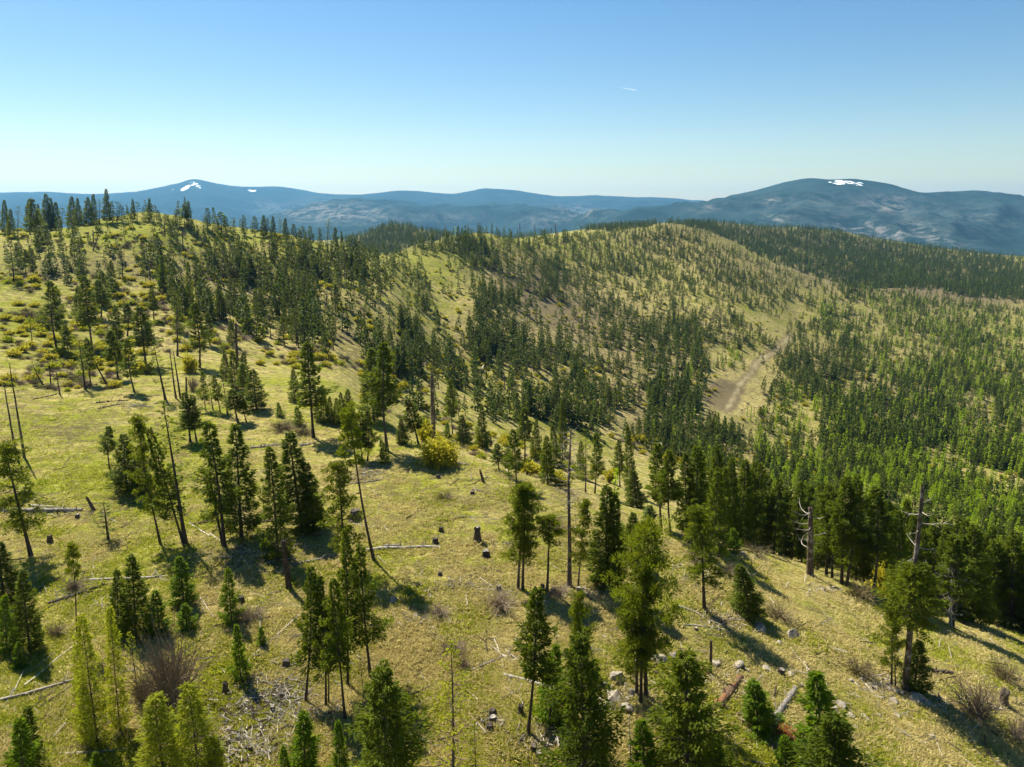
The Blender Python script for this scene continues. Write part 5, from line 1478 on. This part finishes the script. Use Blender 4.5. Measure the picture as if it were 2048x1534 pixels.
LOGS = [
 (2, 1022, 164, 1021, 12, "long weathered grey log with broken limbs on the left meadow", "greywood", 12), (60, 1012, 120, 1014, 5, "thinner limb lying along the long weathered grey log", "palewood", 5),
 (582, 1130, 672, 1111, 6, "pale log running up to the tall clump from the stout broken trunk", "greywood", 3), (722, 1102, 880, 1095, 8, "long log crossed by the very tall leaning tree", "greywood", 5), (768, 1092, 802, 1090, 5, "short log lying just behind the long crossed log", "greywood", 2),
 (500, 897, 566, 890, 6, "grey log behind the row of four dark firs", "greywood", 5), (600, 892, 622, 888, 6, "log end with upturned roots below the lone tall fir", "greywood", 6),
 (97, 1209, 212, 1168, 8, "mossy brown log slanting past the slim black stem", "darklog", 4), (181, 1160, 335, 1153, 6, "long log passing behind the thick green fir", "greywood", 4), (49, 1371, 156, 1286, 5, "straight bleached pole in the lower left", "palewood", 0),
 (0, 1401, 160, 1356, 7, "long pale log running in from the left edge", "palewood", 3), (76, 1417, 158, 1362, 5, "dark limb below the long pale log", "darklog", 3), (0, 1460, 36, 1440, 5, "short pale log low on the left edge", "palewood", 1),
 (100, 1509, 262, 1498, 5, "thin white-tipped log at the bottom left", "greywood", 3), (484, 1333, 610, 1220, 5, "long pale pole reaching toward the crooked fir", "palewood", 0), (527, 1398, 624, 1285, 4, "thinner pole parallel to the long pale pole", "palewood", 2),
 (457, 1460, 516, 1498, 8, "thick bleached log in the slash pile", "palewood", 0), (589, 1328, 697, 1355, 4, "branchy grey limb passing behind the tall clump's stems", "greywood", 8), (708, 1258, 786, 1258, 4, "white stick lying level behind the curved fir", "palewood", 1),
 (800, 1400, 876, 1366, 6, "dark log left of the feathery larch", "darklog", 3), (927, 1349, 1016, 1309, 6, "log rising right of the feathery larch", "greywood", 3), (1008, 1349, 1116, 1382, 7, "brown log ending at the massive dark tree", "greywood", 4),
 (1005, 1494, 1064, 1455, 4, "lower pale stick crossing at the leaning fir's foot", "palewood", 1), (1064, 1455, 1098, 1438, 4, "short pale stick right of the leaning fir's foot", "palewood", 1), (1021, 1530, 1105, 1452, 4, "longest of the crossed pale sticks at the bottom", "palewood", 1),
 (951, 1179, 1043, 1187, 4, "thin brown log left of the pair of pines", "greywood", 2), (1357, 1214, 1394, 1225, 6, "short grey log near the tufted pine's foot", "greywood", 2), (1367, 1250, 1473, 1266, 5, "half-buried pale log on the open grass", "greywood", 1),
 (1435, 1417, 1481, 1357, 20, "crumbling red-brown rotten log beside the post-like snag", "rustlog", 6), (1543, 1452, 1591, 1380, 17, "thick fallen grey log pointing down toward the orange brush", "greywood", 5), (1424, 1390, 1497, 1363, 4, "thin pale pole lying over the crumbling log", "palewood", 1),
 (1986, 1341, 2060, 1372, 11, "thick dark log at the right edge", "darklog", 1), (1848, 1343, 1905, 1347, 12, "short thick rotten log behind the leaning fir", "darklog", 4), (1721, 1360, 1773, 1349, 7, "pale broken log beside the small pine", "greywood", 3),
 (1735, 1344, 1782, 1367, 4, "white pole crossing the pale broken log", "palewood", 1), (1851, 1390, 1891, 1398, 5, "pale log running from the boulder to the big grey bush", "palewood", 1), (1883, 1409, 1940, 1406, 4, "crooked white branch on the big grey bush's left", "palewood", 4),
 (1976, 1412, 2018, 1422, 4, "crooked white branch on the big grey bush's right", "palewood", 3), (192, 806, 257, 801, 4, "long dark fallen stem on the left meadow", "darklog", 12), (196, 818, 245, 808, 3, "thin fallen stem below the long dark one", "darklog", 8),
 (66, 799, 116, 788, 3, "fallen pole on the far left meadow", "darklog", 2), (101, 776, 153, 768, 3, "fallen pole behind the little dead poles", "darklog", 2), (263, 811, 308, 814, 3, "bleached branch heap at the end of the fallen stems", "palewood", 12),
 (85, 737, 137, 742, 4, "bleached fallen branches under the small leaning fir", "palewood", 10), (80, 724, 140, 730, 3, "brown fallen branches under the small leaning fir", "darklog", 6), (378, 1046, 420, 1072, 4, "forked pale limb at the foot of the scraggy pine", "palewood", 6),
 (420, 1068, 452, 1090, 4, "pale limb running to the twin-stemmed fir", "palewood", 3), (384, 1050, 440, 1040, 6, "brown rotten log behind the forked pale limb", "rustlog", 4), (455, 1048, 580, 1040, 8, "shaded log lying under the row of four dark firs", "darklog", 3),
 (948, 760, 972, 722, 3, "pale fallen trunk on the middle slope", "palewood", 2), (1320, 882, 1334, 906, 3, "white fallen stick on the valley side", "palewood", 2), (960, 905, 1000, 920, 4, "thin dark log on the open slope near the charred stub", "darklog", 1), (944, 980, 994, 990, 4, "thin half-buried log on the open slope", "darklog", 1),
 (912, 927, 940, 930, 5, "pale log right of the yellow willow bush", "palewood", 1), (700, 968, 762, 960, 4, "sticks beside the red dirt heap", "greywood", 8), (1654, 1176, 1664, 1184, 6, "pale broken wood below the thick red snag", "palewood", 3), (1748, 1190, 1764, 1202, 4, "white splinter by the bare stems", "palewood", 2),
 (1486, 1137, 1506, 1155, 4, "pale fallen limb on the brow slope", "palewood", 3), (1540, 1196, 1552, 1212, 4, "small white stick above the pale boulder", "palewood", 0), (1010, 1300, 1050, 1330, 3, "faint stick beside the leaning fir", "palewood", 1), (400, 1195, 425, 1232, 3, "thin stick right of the pointed fir", "palewood", 1),
]
for k, L_ in enumerate(LOGS): log(*L_[:7], stubs=L_[7], seed=k)


def stump(px, py, wpx, hpx, label, mat="stumptop", seed=0):
    p = hit(px, py); d = depth_of(p); r = wpx / FPX * d / 2; h = hpx / FPX * d * 1.1
    rs = rs_(3000 + seed); g = Geo(); k = 10
    th = np.arange(k) * 2 * math.pi / k
    rings = []
    for z, f in ((-.15, 1.6), (0.05, 1.35), (h * .3, 1.05), (h * .8, .97), (h, .93)):
        rr = r * f * (1 + .12 * rs.normal(size=k)); zz = np.full(k, z) + (rs.random(k) * h * .22 if z == h else 0)
        rings.append(np.stack([np.cos(th) * rr, np.sin(th) * rr, zz], -1))
    V = np.concatenate(rings); i = np.arange(len(rings) - 1)[:, None] * k + np.arange(k); j = np.arange(len(rings) - 1)[:, None] * k + (np.arange(k) + 1) % k
    g.add(V, np.stack([i, j, j + k, i + k], -1).reshape(-1, 4), 0)
    o = link("tree_stump", g.mesh("tree_stump", [M[mat]])); o.location = p; tag(o, label, "stump", "cut stumps on the near slope")
    g2 = Geo(); top = rings[-1] * [.99, .99, 1]; VV = np.vstack([top, [[0, 0, h * .98]]]); q = np.arange(k)
    g2.add(VV, np.stack([q, (q + 1) % k, np.full(k, k)], -1), 0)
    link("cut_top", g2.mesh("cut_top", [M["greywood"] if seed % 3 == 0 else M["stumptop"]]), o)


for k, (x, y, w, h, t) in enumerate(((955, 1083, 13, 26, "tallest charred stump, standing alone on the open grass"), (882, 1063, 9, 8, "small dark stump above the log end"), (871, 1086, 11, 9, "stump just above the right end of the long crossed log"), (972, 1113, 14, 11, "squat stump with a red streak below the tallest charred stump"),
                                     (711, 1038, 20, 16, "wide split stump beside the leaning bare trunk"), (101, 1085, 9, 13, "stump right of the leaning left pine"), (998, 1180, 10, 8, "stump by the thin brown log"), (1042, 1427, 11, 16, "upright stump left of the leaning fir"), (985, 1428, 14, 9, "uppermost of three stumps beside the feathery larch"),
                                     (986, 1442, 14, 9, "middle of three stumps beside the feathery larch"), (979, 1458, 14, 9, "lowest of three stumps beside the feathery larch"), (1067, 1499, 14, 9, "stump in the crossed sticks"), (1078, 1514, 12, 10, "lower stump under the crossed sticks"), (573, 1330, 16, 10, "flat-topped stump beside the long pale pole"),
                                     (482, 1203, 13, 9, "stump behind the young fir with a dark base"), (546, 1421, 11, 9, "small round stump above the slash pile"), (452, 1384, 10, 18, "rotten upright stump left of the narrow sapling"), (2006, 1408, 15, 26, "mossy upright stump beside the big grey bush"), (1562, 1348, 12, 10, "dark stump above the thick fallen grey log"),
                                     (1085, 1182, 8, 12, "thin stump at the umbrella pine's foot"), (1107, 1186, 10, 8, "low stump right of the umbrella pine"), (1152, 1062, 8, 6, "tiny stump behind the grey snag"), (880, 1150, 8, 6, "tiny stump on the grass under the long crossed log"), (1318, 1010, 9, 8, "stump on the brow near the dense clump"),
                                     (155, 1036, 8, 7, "little stump under the long weathered grey log"), (945, 988, 8, 5, "small stump on the open slope near the half-buried log"), (876, 956, 8, 6, "small stump below the yellow willow bush"), (1392, 1260, 6, 5, "tiny stump beside the half-buried pale log"))):
    stump(x, y, w, h, t, seed=k)


def rock_mesh(s, rough=0.5):
    import bmesh
    rs = rs_(4000 + s); bm = bmesh.new(); bmesh.ops.create_icosphere(bm, subdivisions=3, radius=1.0)
    planes = [(v / np.linalg.norm(v), 0.42 + 0.36 * rs.random()) for v in rs.normal(size=(13, 3))]
    for v in bm.verts:
        c = np.array(v.co)
        for n_, d in planes:
            e = c.dot(n_) - d
            if e > 0: c = c - n_ * e
        c = c * (1 + 0.05 * float(vnoise(np.array(c[0] * 3 + s), np.array(c[1] * 3 + c[2] * 2), s)))
        v.co = c
    me = bpy.data.meshes.new("rock"); bm.to_mesh(me); bm.free(); me.materials.append(M["rock"])
    me.polygons.foreach_set("use_smooth", [False] * len(me.polygons))
    return me


RK = [rock_mesh(i) for i in range(7)]
ROCKS = [
 (787, 1203, 19, 16, "pale single boulder right of the curved fir"), (830, 1232, 13, 9, "white rock left of the small brown bush"), (867, 1256, 12, 7, "flat pale rock below the small brown bush"), (858, 1248, 9, 5, "little rock touching the flat pale one"), (1586, 1274, 25, 24, "tall pale boulder on the right grass"),
 (1521, 1262, 38, 20, "broad dark boulder in the shade of the tilted fir"), (1559, 1288, 18, 13, "rough broken rock below the tall pale boulder"), (1838, 1402, 44, 20, "big angular boulder below the broken-topped tree"), (1783, 1402, 26, 11, "low flat rock left of the big angular boulder"), (1740, 1370, 22, 11, "rounded pale rock below the pale broken log"),
 (1752, 1378, 12, 8, "small rock tucked under the rounded pale one"), (1676, 1410, 30, 10, "upper slab of bare rock on the right slope"), (1668, 1420, 24, 9, "slab stepping down beside the bright green fir"), (1700, 1432, 26, 7, "left end of the long low slab"), (1728, 1436, 28, 7, "right end of the long low slab"), (1756, 1430, 16, 7, "loose rock right of the long low slab"),
 (1784, 1382, 24, 11, "layered rock under the small pine"), (1804, 1388, 16, 8, "rock between the layered rock and the broken-topped tree"), (1794, 1432, 14, 7, "pale scattered rock above the long grass"), (1805, 1428, 9, 5, "pebble-like pale rock in the long grass"), (1689, 1316, 15, 6, "flat square stone on the open grass"), (1624, 1350, 11, 7, "white stone above the bright green fir"),
 (1703, 1362, 10, 9, "white stone left of the pale broken log"), (1716, 1372, 9, 8, "brown stone below the white stone"), (1864, 1474, 14, 8, "orange-tinted stone in the long grass"), (1872, 1480, 9, 6, "smaller orange-tinted stone below the first"), (1837, 1458, 8, 5, "tiny stone in the long grass"),
 (1644, 1180, 12, 7, "grey stone on the brow under the bare stems"), (1667, 1176, 10, 6, "second grey stone by the pale broken wood"), (1485, 1108, 30, 9, "low broken rock ledge below the neat small fir"), (1505, 1114, 16, 7, "rock at the right end of the low ledge"), (1430, 1330, 26, 12, "buried rock beside the post-like snag"), (1475, 1332, 30, 16, "mossy rock above the crumbling red log"),
 (1530, 1338, 30, 10, "pale slab behind the dark stump"), (1580, 1350, 18, 12, "pale rock right of the dark stump"), (1600, 1372, 16, 10, "grey rock at the top of the thick fallen grey log"), (1238, 1362, 40, 34, "upper block of the rock outcrop under the pines"), (1228, 1396, 36, 30, "cracked block at the outcrop's middle"), (1250, 1420, 34, 20, "lowest block of the rock outcrop"),
 (1206, 1375, 26, 22, "left block of the rock outcrop"), (1262, 1388, 24, 24, "block at the right of the outcrop"), (1212, 1412, 24, 20, "lower left block of the rock outcrop"), (1310, 1318, 46, 16, "long flat rock behind the big spreading pine"), (1275, 1330, 30, 14, "rock between the pine stems"), (1345, 1310, 24, 10, "flat rock right of the big spreading pine"),
 (728, 948, 10, 6, "reddish rock in the dirt heap"), (742, 944, 9, 6, "red-brown rock at the right of the dirt heap"), (640, 1496, 14, 9, "white stone in the bright bottom trees"), (1135, 1172, 13, 7, "pale rock at the tall snag's foot"), (1160, 1178, 20, 9, "brown rock right of the tall snag"), (1092, 1206, 12, 6, "grey rock under the umbrella pine"), (1360, 1328, 14, 8, "small pale rock left of the post-like snag"),
]
for k, (x, y, w, h, t) in enumerate(ROCKS):
    p = hit(x, y); 
    if p is None: continue
    d = depth_of(p); rw = w / FPX * d / 2 * 1.2; rh = h / FPX * d / 2 * 1.5
    o = link("rock", RK[k % 7]); o.matrix_world = Matrix.Translation((p[0], p[1], p[2] - rh * .05)) @ Matrix.Rotation(k * 1.7, 4, 'Z') @ Matrix.Diagonal((rw, rw * .85, rh, 1))
    tag(o, t, "rock", "rocks on the near slope")

# orange dead brush
g = Geo(); rsq = rs_(61)
for i in range(26):
    a = rsq.random() * 6.28; L = 1.2 * (.5 + .5 * rsq.random()); s = np.linspace(0, 1, 4)
    bp = np.stack([np.cos(a) * s * L, np.sin(a) * s * L, .5 * np.sin(s * 2.4) * L], -1); tube(g, bp, np.linspace(.03, .008, 4), 3, 0, False)
    m_ = 26; q = rsq.random(m_); Pq = np.stack([np.interp(q, s, bp[:, k_]) for k_ in range(3)], -1) + rsq.normal(size=(m_, 3)) * .07
    sprays(g, Pq, rsq.normal(size=(m_, 3)), .2 * (.6 + rsq.random(m_)), .05 * (.6 + rsq.random(m_)), rsq, 1, rsq.random(m_))
me_ = g.mesh("dead_brush", [M["twig"], M["dryneedle"]])
for x, y, s_, t in ((1570, 1474, 1.0, "orange heap of dead fir brush beside the thick fallen grey log"), (1592, 1486, .7, "lower end of the orange dead brush")):
    p = hit(x, y); o = link("dead_brush", me_); o.matrix_world = Matrix.Translation(p) @ Matrix.Rotation(s_ * 3, 4, 'Z') @ Matrix.Diagonal((s_, s_, s_ * .8, 1)); tag(o, t, "brush pile")
p = hit(1412, 1344); o = link("dead_brush", me_); o.matrix_world = Matrix.Translation(p) @ Matrix.Diagonal((.4, .4, .25, 1)); tag(o, "little orange dead brush left of the post-like snag", "brush pile")

# contrail high behind the hills
DC = 60000.0
def far_pt(px, py, y):
    u, q = px2uq(px, py); return np.array([float(u) * y, y, float(q) * y])
g = Geo(); a_, b_ = far_pt(1240, 175, DC), far_pt(1272, 180.5, DC)
s = np.linspace(0, 1, 12); rr = np.interp(s, [0, .3, .9, 1], [3, 9, 15, 7]); al = np.linspace(-.5, 2.3, 8)     # a curved sheet of ice cloud, open toward the ground
cc = (b_ - a_)[None] * s[:, None]
V = cc[:, None] + np.stack([np.zeros((12, 8)), np.cos(al)[None] * rr[:, None], np.sin(al)[None] * rr[:, None]], -1)
ix = np.arange(96).reshape(12, 8); g.add(V.reshape(-1, 3), np.stack([ix[:-1, :-1], ix[:-1, 1:], ix[1:, 1:], ix[1:, :-1]], -1).reshape(-1, 4), 0)
m, nt, out = new_mat("contrail_ice"); d = N(nt, "ShaderNodeBsdfDiffuse"); d.inputs[0].default_value = (.75, .75, .75, 1)
tr = N(nt, "ShaderNodeBsdfTranslucent"); tr.inputs[0].default_value = (.75, .75, .75, 1)
mx = N(nt, "ShaderNodeMixShader", i_0=0.9); nt.links.new(d.outputs[0], mx.inputs[1]); nt.links.new(tr.outputs[0], mx.inputs[2]); nt.links.new(mx.outputs[0], out.inputs[0])
o = link("contrail", g.mesh("contrail", [m], True)); o.location = a_; tag(o, "short white aircraft trail high in the blue sky", "contrail")

# ------------------------------------------------------------------ grass tufts and small sticks of the near slope
def tuft(s, mat, nb=11, h=0.34, spread=0.17):
    rs = rs_(s); g = Geo()
    a = rs.random(nb) * 6.28; r = spread * rs.random(nb) ** .5
    P = np.stack([np.cos(a) * r, np.sin(a) * r, np.full(nb, -.02)], -1)
    D = np.stack([np.cos(a) * .7 + rs.normal(size=nb) * .35, np.sin(a) * .7 + rs.normal(size=nb) * .35, np.full(nb, .75)], -1)
    sprays(g, P, D, h * (.5 + .7 * rs.random(nb)), np.full(nb, .026), rs, 0, rs.random(nb))
    return g.mesh("tuft", [mat])


TM = [tuft(700, M["grass"]), tuft(701, M["grass"], 9, .26), tuft(702, M["straw"], 12, .38, .25), tuft(703, M["straw"], 9, .28, .3)]
NT = 210000
px = rng.uniform(-60, 2108, NT); py = 740 + (1600 - 740) * rng.uniform(0, 1, NT) ** 0.8
u, q = px2uq(px, py)
# world points: march each ray on the height grid
jj = np.clip(np.searchsorted(US, u) - 1, 0, len(US) - 2)
P_ = []; 
colq = QG[:, jj]; ok = (colq >= q[None]) & (YG[:, :1] > 30)
ii = ok.argmax(0); good = ok.any(0) & (ii > 0)
q0 = colq[np.maximum(ii - 1, 0), np.arange(NT)]; q1 = colq[ii, np.arange(NT)]
vv = VS[np.maximum(ii - 1, 0)] + np.clip((q - q0) / np.maximum(q1 - q0, 1e-9), 0, 1) * (VS[ii] - VS[np.maximum(ii - 1, 0)])
y = np.exp(vv); x = u * y
good &= (y < 165)
x, y = x[good], y[good]; z = height(x, y)
gsel = fbm(x / 5, y / 5, 3, 31) + 0.5 * fbm(x / 22, y / 22, 2, 33) + 0.35 * (blobs(GREEN, px[good], py[good])) - blobs(BROWN, px[good], py[good]) * .5
keep = rng.random(len(x)) < (0.85 - 0.6 * np.clip(blobs(BROWN, px[good], py[good]), 0, 1))
x, y, z, gsel = x[keep], y[keep], z[keep], gsel[keep]
isg = (gsel + rng.normal(size=len(x)) * .28) > 0.12
idx = np.where(isg, rng.integers(0, 2, len(x)), rng.integers(2, 4, len(x)))
sc = rng.uniform(.6, 1.5, len(x)) * (1 + 0.5 * np.clip(fbm(x / 4, y / 4, 2, 44), -1, 1))
S = np.stack([sc * 1.2, sc * 1.2, sc * rng.uniform(.6, 1.2, len(x))], -1); R = np.stack([rng.normal(size=len(x)) * .15, rng.normal(size=len(x)) * .15, rng.uniform(0, 6.28, len(x))], -1)
scatter_gn("grass", np.stack([x, y, z], -1), S, R, idx, TM, "tufts of green and straw grass on the near slope")


def stick(s, mat, L=1.0, r=.026):
    rs = rs_(s); g = Geo(); t = np.linspace(-.5, .5, 4)
    tube(g, np.stack([t * L, rs.normal(size=4) * .04, rs.normal(size=4) * .02], -1), np.linspace(r, r * .5, 4), 4, 0, True)
    if s % 2: tube(g, [(0, 0, 0), (.15 * L, .18 * L, .05), (.2 * L, .3 * L, .1)], [r * .6, r * .5, r * .3], 3, 0, False)
    return g.mesh("stick", [mat])


SM = [stick(1, M["palewood"]), stick(2, M["palewood"]), stick(3, M["greywood"]), stick(4, M["greywood"], r=.04), stick(5, M["darklog"], r=.04)]
PS, SS, RS_, IS = [], [], [], []
heaps = [(515, 1430, 90, 90, 260, 1.9), (480, 1500, 70, 40, 130, 1.9), (560, 1390, 50, 30, 90, 1.6), (1460, 1240, 50, 16, 60, 1.1), (740, 950, 34, 18, 60, 1.0), (520, 1110, 70, 26, 120, 1.0), (1060, 1480, 50, 30, 60, 1.2), (1770, 1375, 50, 20, 60, 1.0), (1240, 1390, 50, 40, 70, 1.0),
         (850, 1240, 60, 20, 30, .9), (1460, 1390, 60, 40, 70, 1.0), (110, 1025, 80, 8, 50, 1.3), (270, 812, 40, 8, 40, 1.3), (110, 735, 36, 8, 30, 1.3), (650, 1420, 60, 20, 40, 1.0), (1390, 1140, 60, 40, 50, 1.0), (1170, 1185, 60, 12, 40, .9), (300, 1420, 60, 40, 50, .9),
         (150, 1180, 60, 30, 50, 1.0), (1590, 1500, 60, 20, 30, 1.0), (985, 1440, 30, 20, 25, .9), (1640, 1180, 40, 10, 25, .9), (920, 1170, 90, 14, 40, .9), (930, 960, 80, 30, 30, .9), (1940, 1410, 90, 30, 50, 1.0)]
for cx, cy_0, rx, ry, n_, sc_ in heaps:
    for _ in range(n_):
        p = hit(random.gauss(cx, rx * .55), random.gauss(cy_0, ry * .55))
        if p is None or p[1] > 220: continue
        PS.append((p[0], p[1], p[2] + random.uniform(.03, .2))); s_ = random.uniform(.35, 1.5) * sc_; SS.append((s_, 1.7, 1.7)); RS_.append((0, random.gauss(0, .18), random.random() * 6.28)); IS.append(random.choices(range(5), (.28, .22, .2, .15, .15))[0])
for _ in range(620):
    p = hit(random.uniform(0, 2048), random.uniform(740, 1534))
    if p is None or p[1] > 200: continue
    PS.append((p[0], p[1], p[2] + .06)); s_ = random.uniform(2, 5); SS.append((s_, 1.8, 1.8)); RS_.append((0, random.gauss(0, .04), random.random() * 6.28)); IS.append(random.choices(range(5), (.1, .2, .2, .2, .3))[0])
for _ in range(1800):
    p = hit(random.uniform(0, 2048), random.uniform(720, 1534))
    if p is None or p[1] > 220: continue
    PS.append((p[0], p[1], p[2] + .04)); s_ = random.uniform(.3, 1.6); SS.append((s_, 1, 1)); RS_.append((0, random.gauss(0, .08), random.random() * 6.28)); IS.append(random.choices(range(5), (.15, .15, .25, .15, .3))[0])
for _ in range(700):
    p = hit(random.uniform(0, 2048), random.uniform(780, 1534))
    if p is None or p[1] > 150: continue
    PS.append((p[0], p[1], p[2])); s_ = random.uniform(.06, .2); SS.append((s_, s_ * random.uniform(.7, 1), s_ * .6)); RS_.append((0, 0, random.random() * 6.28)); IS.append(random.choice((5, 6)))
scatter_gn("slash_litter", PS, SS, RS_, IS, SM + [RK[1], RK[3]], "uncounted small sticks, slash litter and stones on the near slope")
